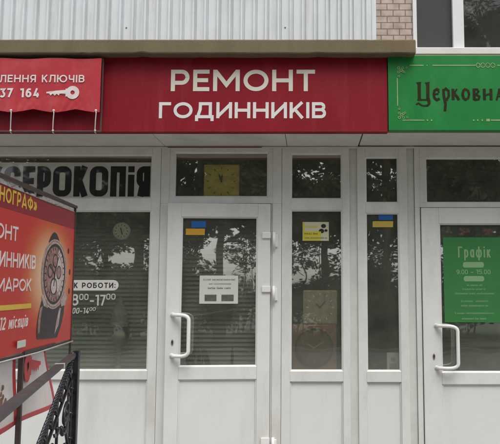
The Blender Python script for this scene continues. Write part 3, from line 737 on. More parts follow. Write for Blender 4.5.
ys_ = plate('yellow_window_note', 302.6, 222, 328.8, 240.8, .0262, .0012, mat("pale_note", (.52, .52, .36), .7, var=.06, scale=20), 'small pale note with yellow band in the window above the square clocks', 'notice')
m = MB(); m.box(X(302.9, 236, .026), X(321, 236, .026), .0250, .0260, Z(240.6, .026), Z(231.5, .026)); m.box(X(302.9, 236, .026), X(304.6, 236, .026), .0250, .0260, Z(231.3, .026), Z(222.2, .026)); m.build('yellow_band', YEL, ys_)
words(ys_, 305.5, 317.5, 226.6, 2.6, .0262, YEL, 4, 1); words(ys_, 304.5, 318, 233.6, 1.9, .0249, BLACK, 5, 2); words(ys_, 304.5, 327, 237.8, 1.8, .0249, INK, 6, 3)
m = MB()
for (px, py, s) in ((323.5, 226, 2.2), (321.5, 231, 2.4), (326, 230.5, 1.4)): m.disc((X(px, py, .026), Z(py, .026)), s/112, Vector((0, .0261, 0)), UX, UZ, NF, .001, 9, 1.2)
m.build('motif', BLACK, ys_)

gpz = plate('green_poster', 443.8, 237.3, 509, 322.3, .0115, .0012, mat("green_poster_paper", (.026, .175, .042), .6, var=.06, scale=6), 'green timetable poster with white lettering on the right glass door', 'poster')
PW = mat("poster_white", (.42, .52, .38), .6); PG = mat("poster_pale_green", (.20, .36, .17), .6)
wtext('Графік', 'lettering', PG, gpz, 458, 246.5, 490.5, 257.5, .0113, th=.0008, bold=.13, gap=.16)
wtext('9.00 - 15.00', 'lettering', PG, gpz, 456.5, 269.6, 490.5, 274.2, .0113, th=.0008)
m = MB()
for (a, b, c, d) in ((463, 262, 484, 267.6), (463.5, 276, 484, 281.4)): xa_, xb_, za_, zb_ = X(a, 270, .011), X(c, 270, .011), Z(d, .011), Z(b, .011); m.prism(rrect(xa_, xb_, za_, zb_, .02), Vector((0, .0113, 0)), UX, UZ, NF, .0011)
m.build('pill', PG, gpz)
for i, (yy, a, b) in enumerate(((285, 467, 482), (289, 462.5, 485.5), (293.4, 455, 494), (301, 461, 488), (305.5, 461, 488), (313, 455, 494), (318.5, 462, 486))): words(gpz, a, b, yy, 2.0, .0113, PG, 10+i, 3)

# ---- clocks
def hand(mb, c, ang, L_, wd, Y):
    u = Vector((math.sin(ang), 0, math.cos(ang))); v = Vector((math.cos(ang), 0, -math.sin(ang)))
    mb.prism([(-.15*L_, -wd), (L_*.7, -wd*1.2), (L_, 0), (L_*.7, wd*1.2), (-.15*L_, wd)], Vector((c.x, Y, c.z)), u, v, NF, .002)
def square_clock(name, x0, y0, x1, y1, Y, dep, body, face, dialr, label, hands, tick, round_face=True, hm=BLACK, bez=None):
    bez = bez or mat('clock_bezel', (.045, .022, .018), .45, var=.2, scale=12)
    t = thing(name, at((x0+x1)/2, y1, Y+dep/2), label, 'clock')
    xa, xb, za, zb_ = X(x0, y1, Y), X(x1, y1, Y), Z(y1, Y), Z(y0, Y)
    c = Vector(((xa+xb)/2, Y, (za+zb_)/2)); hw = (xb-xa)/2
    m = MB(); m.box(xa, xb, Y, Y+dep, za, zb_, .008); m.build('case', body, t)
    m = MB()
    if round_face: m.ring((0, 0), hw*dialr, hw*dialr*1.10, Vector((c.x, Y, c.z)), UX, UZ, NF, .010, 40); m.build('bezel', bez, t); m = MB(); m.disc((0, 0), hw*dialr, Vector((c.x, Y-.0005, c.z)), UX, UZ, NF, .003, 40)
    else: m.box(xa+.012, xb-.012, Y-.004, Y-.0005, za+.012, zb_-.012)
    m.build('dial', face, t)
    m = MB()
    for k in range(12):
        a = k*math.pi/6; u = Vector((math.sin(a), 0, math.cos(a))); v = Vector((math.cos(a), 0, -math.sin(a)))
        r = hw*dialr*.86 if round_face else hw*.84
        m.prism([(-.014, -.004), (.008, -.004), (.008, .004), (-.014, .004)], Vector((c.x, Y-.0045, c.z))+u*r*.92, u, v, NF, .0015)
    m.build('hour_mark', tick, t)
    m = MB()
    for ang, L_ in hands: hand(m, c, R(ang), L_*hw, .006, Y-.007)
    m.disc((0, 0), .009, Vector((c.x, Y-.0072, c.z)), UX, UZ, NF, .003, 14)
    m.build('hand', hm, t)
    return t
ymat = mat("yellow_clock_dial", (.85, .62, .12), .5, var=.25, scale=9)
square_clock('yellow_clock', 203.5, 164.5, 238.8, 198.2, .05, .05, ymat, ymat, .8, 'square yellow wall clock behind the pane above the left door', [(-20, .48), (8, .40)], mat("ochre_mark", (.22, .13, .03), .6), False)
bro = mat("dark_brown_wood_case", (.27, .125, .085), .45, var=.3, scale=7)
square_clock('brown_clock', 291.5, 324.5, 336.8, 370.9, .085, .09, bro, mat("brown_dial", (.13, .055, .04), .5, var=.2, scale=8), .78, 'dark brown square clock with round dial, beneath the beige clock', [(-62, .42), (58, .58)], mat("brown_mark", (.22, .13, .09), .6), True, mat("pale_brown_hand", (.26, .17, .12), .5))
bei = mat("beige_marble_clock", (.50, .40, .27), .4, var=.22, scale=14)
bc = square_clock('beige_clock', 303, 290.3, 337.3, 324.3, .09, .07, bei, mat("mottled_dial", (.40, .34, .24), .4, var=.3, scale=18), .8, 'pale beige square clock standing on top of the brown clock', [(-50, .35), (40, .5)], mat("pale_mark", (.80, .74, .58), .5), False, mat("grey_green_hand", (.13, .13, .10), .5))
# shelf under the yellow clock, board under the brown clock = window sill ledge
MB().box(X(174, 197), X(268, 197), .071, .19, Z(199.2, .07), Z(198.0, .05)-.001, .002).build('shelf', INTW, shop)
for (a, b, zz) in ((281.5, 350, 371.2),): MB().box(X(a), X(b), .071, .24, Z(373.5, .085), Z(370.9, .085)-.001, .002).build('inner_sill', PVC, shop)
MB().box(X(358), X(408), .071, .24, Z(373.5, .1), Z(371.2, .1), .002).build('inner_sill', PVC, shop)
MB().box(XL+.05, X(156), .071, .18, Z(373.5, .1), Z(370.6, .1), .002).build('inner_sill', PVC, shop)
# round wall clock hung inside the left pane
Yc = .06; rc = thing('round_wall_clock', at(122.3, 241, Yc), 'round pale clock with dark hook hung inside the wide left window', 'clock')
c = at(122.2, 231.2, Yc); rr = 8.8/110
m = MB(); m.disc((0, 0), rr, c, UX, UZ, NF, .022, 36); m.build('case', mat("cream_clock_case", (.44, .41, .31), .5, var=.08, scale=10), rc)
m = MB(); m.disc((0, 0), rr*.84, c+NF*.0222, UX, UZ, NF, .002, 36); m.build('dial', mat("cream_dial", (.50, .47, .36), .6, var=.1, scale=20), rc)
m = MB()
for k in range(12):
    a = k*math.pi/6; u = Vector((math.sin(a), 0, math.cos(a))); v = Vector((math.cos(a), 0, -math.sin(a)))
    m.prism([(-.006, -.0035), (.006, -.0035), (.006, .0035), (-.006, .0035)], c+u*rr*.68+NF*.0245, u, v, NF, .001)
m.build('hour_mark', BLACK, rc)
m = MB(); hand(m, c, R(165), rr*.5, .004, Yc-.026); hand(m, c, R(-15), rr*.45, .004, Yc-.026); m.build('hand', BLACK, rc)
m = MB(); m.tube([(c.x, Yc-.01, c.z+rr*.9), (c.x+.005, Yc-.01, c.z+rr*1.3), (c.x+.004, Yc-.012, c.z+rr*1.8)], .006, 8)
for a in (-.9, -.3, .4, 1.0): m.tube([(c.x, Yc-.01, c.z+rr*1.05), (c.x+math.sin(a)*.045, Yc-.012, c.z+rr*1.05+math.cos(a)*.045)], [.008, .003], 8)
m.build('hook', BLACK, rc)
# table lamp inside the left window
Yl = .125; lp = thing('table_lamp', at(118, 370.5, Yl), 'dim table lamp with pale conical shade inside the wide left window', 'lamp')
c = at(118, 370.5, Yl); c.z = Z(370.6, .1)
h = lambda py: at(118, py, Yl).z-c.z
m = MB(); m.lathe(c, [(.012, h(297)), (.03, h(301)), (.058, h(312)), (.092, h(326)), (.090, h(326.5)), (.055, h(312.5)), (.026, h(302))], 24); m.build('lamp_shade', mat("pale_lamp_shade", (.15, .15, .125), .8, var=.12, scale=14), lp)
m = MB(); m.lathe(c, [(.0, 0), (.062, 0), (.060, .012), (.03, .03), (.018, .06), (.024, h(350)), (.035, h(346)), (.06, h(340)), (.065, h(335)), (.05, h(330)), (.012, h(326)), (.012, h(305))], 24); m.build('lamp_base', mat("dull_brass_base", (.12, .115, .075), .5, var=.3, scale=12), lp)
# white card, flowers
cd = plate('small_picture_card', 387, 352.5, 400.5, 371, .10, .003, mat("white_card", (.50, .50, .46), .6, var=.06, scale=10), 'small white picture card standing at the foot of the flag sticker window', 'card')
m = MB(); m.disc((X(393, 360, .1), Z(359.5, .1)), .022, Vector((0, .0985, 0)), UX, UZ, NF, .001, 14); m.box(X(389.5, 366, .1), X(396.5, 366, .1), .0975, .0995, Z(369.5, .1), Z(363.5, .1)); m.build('picture', mat("grey_picture", (.25, .25, .24), .6, var=.4, scale=30), cd)
ob = thing('dark_bowl', at(373.5, 371.2, .14), 'small dark rounded bowl beside the white picture card', 'bowl')
c = at(373.5, 371.2, .14); m = MB(); m.lathe(c, [(.0, 0), (.03, 0), (.05, .02), (.055, .05), (.045, .065), (.04, .06), (.03, .02)], 18); m.build('bowl', BLACK, ob)

def flowers(px, py, Y, col, label, seed):
    r = random.Random(seed)
    t = thing('artificial_flower', at(px, py+14, Y), label, 'flower'); c = at(px, py, Y)
    m = MB()
    for k in range(16):
        m.ball((c.x+r.uniform(-.042, .042), Y+r.uniform(-.03, .03), c.z+r.uniform(-.035, .035)), r.uniform(.010, .020), (1, 1, .7), 8)
    m.build('blossom', mat(t.name+"_petals", col, .7, var=.35, scale=40), t)
    m = MB(); m.tube([(c.x, Y, c.z), (c.x+.01, Y, c.z-.06), (c.x, Y, c.z-.13)], .004, 6)
    for k in range(6):
        a = r.uniform(0, 6.28); p0 = Vector((c.x, Y, c.z-.05-.01*k)); d = Vector((math.cos(a), math.sin(a)*.5, .3))*.05
        m.prism([(0, -.008), (.03, -.012), (.055, 0), (.03, .012), (0, .008)], p0, d.normalized(), Vector((0, .4, .9)), NF, .001)
    m.build('leaf', mat(t.name+"_leaves", (.04, .09, .03), .6), t)
    return t
flowers(464, 232.5, .075, (.62, .17, .17), 'pink artificial flower above the green poster', 4)
flowers(488, 231, .075, (.50, .10, .12), 'small red artificial flower by the right end above the poster', 9)
flowers(446.5, 230, .075, (.42, .38, .22), 'beige dried flower in the upper left corner of the poster door', 6)

# counter inside the right shop
ct = thing('shop_counter', (1.9, .75, .02), 'grey counter with pale top inside the shop behind the green poster', 'counter')
MB().box(1.2, 2.9, .55, 1.0, .02, Z(347, .55), .01).build('front', mat("counter_front", (.28, .26, .22), .6, var=.08, scale=3), ct)
MB().box(1.18, 2.92, .52, 1.03, Z(347, .55)+.001, Z(342.5, .55), .006).build('counter_top', mat("counter_top", (.42, .42, .38), .5, var=.05, scale=4), ct)

# blinds
def blind(x0, x1, z0, z1, Y, label):
    t = thing('window_blind', ((x0+x1)/2, Y, z0), label, 'blind', 'grey slatted blinds')
    m = MB(); z = z1-.05; k = 0
    while z > z0:
        v = [(x0, Y+.010, z+.019), (x1, Y+.010, z+.019), (x1, Y-.012, z-.019), (x0, Y-.012, z-.019), (x0, Y+.0115, z+.0185), (x1, Y+.0115, z+.0185), (x1, Y-.0105, z-.0195), (x0, Y-.0105, z-.0195)]
        m._add(v, [(0, 3, 2, 1), (4, 5, 6, 7), (0, 1, 5, 4), (3, 7, 6, 2)]); z -= .040; k += 1
    m.build('slats', BLIND, t, recalc=True)
    MB().box(x0, x1, Y-.02, Y+.02, z1-.03, z1, .004).build('headrail', BLIND, t)
    m = MB()
    for q in (.12, .88): m.box(x0+(x1-x0)*q-.002, x0+(x1-x0)*q+.002, Y-.018, Y-.0165, z0, z1-.03)
    m.build('cord', BLIND, t)
    return t
blind(XL+.1, X(157), Z(371, .22), Z(200, .22), .22, 'grey horizontal slat blind behind the wide left window')
blind(X(170), X(272), Z(371, .12)+.0, Z(204, .12), .12, 'grey horizontal slat blind behind the left glass door')

# ------------------------------------------------------------------ board on the stair rail, left foreground
d0 = Vector((-.0719, 1.0086, 0)).normalized(); BU = d0; BV = Vector((0, 0, 1)); BN = BU.cross(BV)
P0 = at(73.5, 270, -1.62)                     # a point on the far edge
def bp(px, py, off=0.0):
    """(u,v) on the board plane seen at a photo pixel"""
    O = Vector((0, CAMY, CZ)); r = ray(px, py); t = (P0+BN*off-O).dot(BN)/r.dot(BN); q = O+r*t-P0
    return q.dot(BU), q.z
OBD = P0.copy(); OBD.z = 0
def bpz(px, py): u, v = bp(px, py); return u, v+P0.z
UN = bp(-12, 280)[0]                                      # near end of the board
vt = bpz(75.5, 206.5)[1]; vb = bpz(70.5, 341)[1]
base = OBD+BU*(UN/2); 
st = thing('watch_repair_board', Vector((base.x, base.y, STREET)), 'large red watch repair board in a dark steel frame, left foreground', 'advertising board')
def BO(off): return OBD+BN*off
DRED = mat("board_dark_red", (.235, .014, .022), .40, var=.08, scale=3)
def glow_mat():
    """printed artwork: bright red sheet with a pale orange halo printed round the watch"""
    m = mat("board_bright_red", (.50, .030, .022), .36, var=.08, scale=3)
    return m
BRED = glow_mat()
HAL = bpy.data.materials.new('printed_halo'); HAL.use_nodes = True
# printed sheet with a slight sag
vtitle0 = bpz(0, 204.8)[1]; vtitle1 = bpz(72, 230)[1]; vtit = (vtitle0+vtitle1)/2
m = MB(); m.obox(BO(0), BU, BV, BN, (UN, -.012), (vtit, vt-.035), (-.004, 0)); m.build('title_sheet', DRED, st)
m = MB(); m.obox(BO(0), BU, BV, BN, (UN, -.012), (vb+.012, vtit-.0005), (-.004, .0)); sheet = m.build('red_sheet', HAL, st)
# white torn hem at the top
m = MB(); u = UN; r = random.Random(5)
pl = []
while u < -.012: pl.append((u, vt-.036+r.uniform(-.008, .018))); u += .035
m.prism([(UN, vt-.040)]+[(-.012, vt-.040)]+pl[::-1], BO(.001), BU, BV, BN, .002); m.build('torn_hem', mat("dirty_white_hem", (.42, .36, .33), .8, var=.3, scale=25), st)
# steel frame
m = MB(); t_ = .011
m.obox(BO(0), BU, BV, BN, (UN, .0), (vt-.012, vt+.004), (-.012, .012))
m.obox(BO(0), BU, BV, BN, (-.010, .002), (STREET, vt-.0125), (-.009, .004))
m.obox(BO(0), BU, BV, BN, (UN, UN+.02), (STREET, vt-.0125), (-.012, .012))
m.obox(BO(0), BU, BV, BN, (UN+.021, -.011), (vb-.006, vb+.004), (-.010, .002))
um = bpz(20.5, 380)[0]; m.obox(BO(0), BU, BV, BN, (um-.012, um+.008), (STREET, vb-.007), (-.012, .012))
m.build('frame', mat("dark_board_frame", (.075, .050, .045), .5, metal=.3, var=.3, scale=20), st)
m = MB(); m.tube([BO(.012)+BU*UN+BV*(vb-.004), BO(.012)+BU*(UN/2)+BV*(vb-.010), BO(.012)+BV*(vb-.001)], .0045, 8); m.build('wire', mat("pale_wire", (.42, .39, .37), .5, var=.2, scale=40), st)
def btx(s, x1, y0a, y1a, mat_, ulen, bold=.15, shear=0.0, xm=None, ref=None):
    """right-aligned text ending at pixel x1; cap band y0a..y1a measured at xm"""
    u1 = bpz(x1, (y0a+y1a)/2)[0]; xm = xm or x1-3
    v1 = bpz(xm, y0a)[1]; v0 = bpz(xm, y1a)[1]
    return text(s, 'lettering', mat_, sheet, BO(.0006), BU, BV, BN, (u1-ulen, u1), (v0, v1), th=.0012, bold=bold, shear=shear, gap=.2)
YL = mat("yellow_print", (.62, .42, .05), .5, var=.08, scale=20)
PK = mat("pinkish_white_print", (.68, .60, .58), .5, var=.08, scale=20)
def cap(x1, y0, y1): return bpz(x1-3, y0)[1]-bpz(x1-3, y1)[1]
btx('«ХРОНОГРАФ»', 36.5, 198, 211.5, YL, cap(36, 198, 211.5)*10.6, bold=.17)
btx('РЕМОНТ', 18, 226.5, 241, PK, cap(18, 226.5, 241)*7.6, bold=.16)
btx('ГОДИННИКІВ', 35.5, 255.2, 269, PK, cap(35, 255.2, 269)*9.9, bold=.16)
btx('ВСІХ МАРОК', 31, 279, 291, PK, cap(31, 279, 291)*12.2, bold=.16)
btx('до 12 місяців', 27.5, 315, 326.5, PK, cap(27, 315, 326.5)*8.2, bold=.15, shear=.2)
u1, v1 = bpz(31, 303.3); v0 = bpz(31, 308)[1]
m = MB(); m.obox(BO(.0006), BU, BV, BN, (UN+.1, u1), (v0, v1), (0, .0012)); m.build('yellow_line', YL, sheet)
# printed halo: nested outlines from orange to cream, then the watch on it
cu, cv = bpz(54.3, 274); hu = (bpz(67, 274)[0]-bpz(42, 274)[0])/2; hv = (bpz(54, 239)[1]-bpz(54, 309)[1])/2
n_ = HAL.node_tree.nodes; l_ = HAL.node_tree.links; b_ = n_['Principled BSDF']; b_.inputs['Roughness'].default_value = .36
tc = n_.new('ShaderNodeTexCoord'); mp = n_.new('ShaderNodeMapping'); gr = n_.new('ShaderNodeTexGradient'); gr.gradient_type = 'SPHERICAL'
mp.inputs['Scale'].default_value = (.0, 1/(hu*2.1), 1/(hv*1.75)); mp.inputs['Location'].default_value = (0, 0, -1.0)
l_.new(tc.outputs['Object'], mp.inputs['Vector']); l_.new(mp.outputs[0], gr.inputs['Vector'])
rp = n_.new('ShaderNodeValToRGB'); e = rp.color_ramp.elements
e[0].position = 0; e[0].color = (.50, .030, .022, 1); e[1].position = .75; e[1].color = (.72, .56, .42, 1)
q = e.new(.22); q.color = (.55, .10, .035, 1); q = e.new(.45); q.color = (.62, .30, .15, 1)
l_.new(gr.outputs['Color'], rp.inputs[0]); l_.new(rp.outputs[0], b_.inputs['Base Color'])
cuh = cu-hu*.25; cvh = cv-hv*.02; ha = sheet
# shift the gradient so that its centre sits on the watch
ctr = BO(0)+BU*cuh+BV*cvh - wloc(ha)
mp.vector_type = 'POINT'; mp.inputs['Location'].default_value = (0, -ctr.y/(hu*2.1), -ctr.z/(hv*1.75))
def W(off): return BO(off)
w0 = .0012
m = MB()
GUN = mat("print_dark_grey", (.030, .024, .025), .4, var=.5, scale=40); SIL = mat("print_silver", (.42, .32, .29), .35, var=.55, scale=45); ROS = mat("print_rose", (.30, .16, .14), .4, var=.65, scale=60); PIN = mat("print_pale_pink", (.55, .45, .44), .4, var=.45, scale=70)
ex = hu/hv
m.mi = 0
strap = [bpz(a, b) for a, b in ((43.5, 296), (46, 301), (50, 305.5), (54.5, 307.5), (59, 306), (62.5, 301), (64, 296), (64.2, 304), (63.4, 313), (61.6, 322), (59.2, 330), (56.5, 337.5), (50, 338.3), (43, 339), (36.5, 339.2), (36.2, 331), (37, 322), (38.6, 312), (41, 302))]
m.prism(strap, W(w0), BU, BV, BN, .0006); m.prism([bpz(a, b) for a, b in ((48.5, 242), (50.5, 237), (52.5, 233.5), (54.5, 232), (56.5, 233.8), (58, 237), (59.5, 242))], W(w0), BU, BV, BN, .0006)
m.mi = 2; m.prism([bpz(a, b) for a, b in ((39.6, 308), (42.4, 306), (40.2, 318), (39.2, 332), (37.6, 334), (38, 320))], W(w0+.0007), BU, BV, BN, .0005)
m.mi = 1; m.prism([bpz(a, b) for a, b in ((41, 297), (44, 292), (49, 302), (47.5, 308), (43.5, 306))], W(w0+.0007), BU, BV, BN, .0005); m.prism([bpz(a, b) for a, b in ((64.4, 292), (66.4, 297), (64.6, 305), (61, 306.5), (60.4, 302))], W(w0+.0007), BU, BV, BN, .0005)
m.mi = 1; m.ring((cu, cv), hv*.86, hv, W(w0+.0008), BU, BV, BN, .0006, 44, ex)
m.mi = 2; m.ring((cu, cv), hv*.93, hv*.965, W(w0+.0016), BU, BV, BN, .0004, 44, ex); m.ring((cu, cv), hv*.60, hv*.63, W(w0+.0022), BU, BV, BN, .0004, 44, ex)
m.mi = 0; m.ring((cu, cv), hv*.79, hv*.87, W(w0+.0012), BU, BV, BN, .0006, 44, ex)
m.mi = 2; m.disc((cu, cv), hv*.80, W(w0+.0004), BU, BV, BN, .0006, 44, ex)
m.mi = 3
m.prism([(cu+ex*hv*.04, cv-hv*.1)]+[(cu+ex*hv*.76*math.sin(a), cv+hv*.76*math.cos(a)) for a in [.35+.18*k for k in range(14)]], W(w0+.0012), BU, BV, BN, .0005)
for (a, b, rr_) in ((-.05, -.36, .26), (.32, .05, .2), (-.36, .08, .2), (0, .38, .2)):
    m.mi = 0; m.ring((cu+a*hv*ex, cv+b*hv), hv*rr_*.8, hv*rr_, W(w0+.0019), BU, BV, BN, .0005, 24, ex)
    m.mi = 3 if b < 0 else 2; m.disc((cu+a*hv*ex, cv+b*hv), hv*rr_*.78, W(w0+.0019), BU, BV, BN, .0005, 24, ex)
m.mi = 0
for ang, L_ in ((25, .55), (-62, .5), (190, .35)):
    a = R(ang); p0 = Vector((cu, cv)); p1 = Vector((cu+math.sin(a)*L_*hv*ex, cv+math.cos(a)*L_*hv)); stroke(m, [p0, p1], .006, W(w0+.0027), BU, BV, BN, .0005)
for k in range(24):
    a = R(15*k); p0 = Vector((cu+math.sin(a)*.68*hv*ex, cv+math.cos(a)*.68*hv)); p1 = Vector((cu+math.sin(a)*.77*hv*ex, cv+math.cos(a)*.77*hv)); stroke(m, [p0, p1], .004, W(w0+.0021), BU, BV, BN, .0005)
for (px, py) in ((68.3, 251), (69.6, 272), (69, 291)): m.disc(bpz(px, py), .018, W(w0+.0004), BU, BV, BN, .0006, 12, .8)
m.mi = 1; m.prism([bpz(a, b) for a, b in ((56, 322), (59, 308), (60.5, 308), (58, 325), (54, 334))], W(w0+.0010), BU, BV, BN, .0006)
m.build('watch_print', [GUN, SIL, ROS, PIN], sheet)
# shade under the sheet painted as a dark strip, and white tag
m = MB(); a, b = bpz(24, 343), bpz(55, 338.5); m.obox(BO(.003), BU, BV, BN, (a[0], b[0]), (vb-.002, vb+.016), (0, .003)); m.build('sheet_shade', GUN, st)
a, b = bpz(14.5, 345), bpz(22.5, 345); m = MB(); m.obox(BO(.013), BU, BV, BN, (a[0], b[0]), (bpz(18, 347.5)[1], bpz(18, 340.5)[1]), (0, .003)); m.build('tag', PAPER, st)

# hanging white banners under the board
def hang(name, corners, label, motif):
    t = thing(name, BO(-.02)+BU*((corners[0][0]+corners[1][0])/2)+BV*min(c[1] for c in corners), label, 'banner', 'white banners hung under the board')
    off = -.018
    tl, tr_, br_, bl = [Vector(c) for c in corners]
    def P(s, q): return (tl*(1-s)+tr_*s)*(1-q)+(bl*(1-s)+br_*s)*q
    def wob(s, q): return .010*math.sin(s*5+q*4)*q
    NS = 12
    def sheet_(s0, s1, q0, q1, o_, th, mt, nm):
        m = MB(); vs_ = []; fs_ = []
        for k in (0, 1):
            for i in range(NS+1):
                for j in range(NS+1):
                    s = s0+(s1-s0)*i/NS; q = q0+(q1-q0)*j/NS; p = P(s, q); vs_.append(BO(off)+BU*p.x+BV*p.y+BN*(wob(s, q)+o_+th*k))
        M_ = (NS+1)**2
        for i in range(NS):
            for j in range(NS):
                p0 = i*(NS+1)+j; fs_ += [(p0, p0+1, p0+NS+2, p0+NS+1), (M_+p0, M_+p0+NS+1, M_+p0+NS+2, M_+p0+1)]
        for i in range(NS):
            for (p0, p1) in ((i, i+1), (NS*(NS+1)+i, NS*(NS+1)+i+1), (i*(NS+1), (i+1)*(NS+1)), (i*(NS+1)+NS, (i+1)*(NS+1)+NS)): fs_.append((p0, p1, M_+p1, M_+p0))
        m._add(vs_, fs_, True); return m.build(nm, mt, t)
    sheet_(0, 1, 0, 1, 0, .001, mat(name+"_cloth", (.68, .62, .59), .6, var=.08, scale=8, stain=((.42, .36, .33), .5, 7, (1, 1, 1))), 'cloth')
    rb = mat(name+"_red_edge", (.46, .045, .05), .5, var=.1, scale=12)
    for k, (s0, s1, q0, q1) in enumerate(((0, 1, 0, .06), (0, 1, .93, 1), (.94, 1, .061, .929), (0, .03, .061, .929))): sheet_(s0, s1, q0, q1, .0014, .001, rb, 'red_edge')
    return t, P, wob, off
c1 = [bpz(24.5, 352.5), bpz(47.5, 347), bpz(57.5, 406), bpz(6, 428)]
c1[3] = (c1[0][0]-.02, c1[3][1]-.02)
t1, P1, wb1, of1 = hang('key_banner', c1, 'white hanging banner with red edge and red key print', 'key')
m = MB(); ku0, kv0 = bpz(42, 364); ku1, kv1 = bpz(24, 372)
# red key, bow to the near side: outline follows the foreshortened print
RK = mat("red_print", (.50, .035, .04), .5, var=.08, scale=14)
ka, kb = bpz(25, 368), bpz(41.5, 366); L_ = kb[0]-ka[0]; sv_ = (bpz(29, 352.5)[1]-bpz(29, 383)[1])/(.4*L_)
key(m, BO(-.004)+BU*kb[0]+BV*(ka[1]+.0), -BU, BV*sv_, BN, L_, .0012)
m.build('key_print', RK, t1)
c2 = [(c1[0][0]-.66, c1[0][1]+.005), (bpz(19, 355)[0], bpz(19, 355)[1]), (bpz(18.5, 420)[0], bpz(18.5, 424)[1]), (c1[0][0]-.66, bpz(18, 424)[1]-.02)]
t2, P2_, wb2, of2 = hang('plain_banner', c2, 'pale hanging banner with faint brown motif, beside the key banner', 'none')
m = MB(); r = random.Random(8); a = bpz(3.5, 396)
for k in range(9): m.disc((a[0]+r.uniform(-.03, .03), a[1]+r.uniform(-.05, .05)), r.uniform(.008, .02), BO(of1+.016), BU, BV, BN, .001, 9)
m.build('motif', mat("brown_print", (.22, .13, .08), .6, var=.3, scale=30), t2)

# ------------------------------------------------------------------ forged stair railing
YP = -2.25
Pp = at(74.5, 352.5, YP); Q = at(37, 450, -2.95)
rl = thing('stair_railing', Vector((Pp.x, Pp.y, STREET)), 'black forged stair railing with scrolls and brown handrail, lower left corner', 'railing')
m = MB(); m.box(Pp.x-.004, Pp.x+.028, YP-.016, YP+.016, STREET, Pp.z+.012, .004)
m.build('post', IRON, rl)
# flat handrail A
A1 = at(73, 354.5, YP-.01); A2 = at(0, 413, -4.0); dA = (A2-A1).normalized(); A3 = A1+dA*((A2-A1).length+.5)
sA = dA.cross(Vector((0, 0, 1))).normalized(); uA = sA.cross(dA).normalized()
m = MB(); La = (A3-A1).length; m.obox(A1, dA, sA, uA, (0.02, La), (-.018, .018), (-.011, .005)); 
m.build('handrail', RAILP, rl)
e_ = A1+dA*(La-.06); m = MB(); m.box(e_.x-.02, e_.x+.02, e_.y-.02, e_.y+.02, STREET, e_.z-.016, .003); m.build('post', IRON, rl)
tt = .30*(A2-A1).length; pc = A1+dA*tt
m = MB(); m.obox(pc, dA, sA, uA, (-.006, .006), (-.0215, .0215), (-.0145, .008)); m.build('collar', mat("pale_collar", (.5, .48, .46), .5), rl)
# descending ornate panel B
dB = (Q-Pp); hB = Vector((dB.x, dB.y, 0)); lenB = hB.length; hB.normalize(); slope = dB.z/lenB; nB = hB.cross(Vector((0, 0, 1))).normalized()
def B(s, t, off=0.0): return Pp+hB*s+Vector((0, 0, slope*s-t))+nB*off
SM = 1.75
pass
m = MB(); m.tube([B(.0, .0), B(SM, .0)], .009, 8)
for ph in (0, 2.09, 4.19):      # three strands twisted together
    pts = [B(q*.008, math.sin(q*.75+ph)*.0075, math.cos(q*.75+ph)*.0075) for q in range(int(SM/.008))]
    m.tube(pts, .0068, 6)
m.build('twisted_rail', IRON, rl)
m = MB(); m.tube([B(.03, .10), B(SM, .10)], .009, 8); m.tube([B(.03, .78), B(SM, .78)], .011, 8)
for k in range(18):
    s = .06+k*.095
    m.tube([B(s, .012), B(s+.03, .05), B(s+.02, .09)], [.007, .009, .006], 8); m.ball(B(s+.045, .055), .012, (1, 1, 1.4), 8)
m.build('rail', IRON, rl)
def spiral(mb, s0, t0, r0, turns, dirn, ph, rad=.011):
    pts = []; rs = []
    N = int(16*turns)
    for i in range(N+1):
        f = i/N; a = ph+dirn*turns*2*math.pi*f; r = r0*(1-.85*f); pts.append(B(s0+r*math.cos(a), t0+r*math.sin(a))); rs.append(rad*(1-.35*f))
    mb.tube(pts, rs, 8); mb.ball(pts[-1], rad*1.7, (1, 1, 1), 8)
for k in range(6):
    m = MB(); s = .17+k*.30
    spiral(m, s, .22, .085, 1.6, 1, 0); spiral(m, s+.02, .42, .095, 1.7, -1, math.pi); spiral(m, s, .62, .085, 1.6, 1, 0)
    m.tube([B(s-.075, .42), B(s-.02, .32), B(s+.085, .22)], .008, 8); m.tube([B(s-.075, .42), B(s-.02, .53), B(s+.085, .62)], .008, 8)
    for q in (.0, .2, .4): m.prism([(0, 0), (.02, .018), (.06, 0), (.02, -.018)], B(s-.03, .28+q, -.004), hB, Vector((0, 0, 1)), nB, .008)
    m.build('scroll', IRON, rl)
for k in range(6):
    s = .05+k*.30; m = MB(); pts = [B(s, .11+.67*i/30) for i in range(31)]
    m.tube(pts, .008, 6)
    for i in range(5):      # cast leaves and collars on the upright
        t0 = .16+.13*i; m.ball(B(s, t0), .014, (1, 1, .7), 8)
        for sg in (-1, 1): m.prism([(0, 0), (.022, .020), (.060, .026), (.040, .004)], B(s, t0+.04, -.004), hB*sg, Vector((0, 0, 1)), nB, .009)
    m.build('baluster', IRON, rl)
m = MB(); e2 = B(SM-.02, 0); m.box(e2.x-.02, e2.x+.02, e2.y-.02, e2.y+.02, STREET, e2.z+.01, .003); m.build('post', IRON, rl)

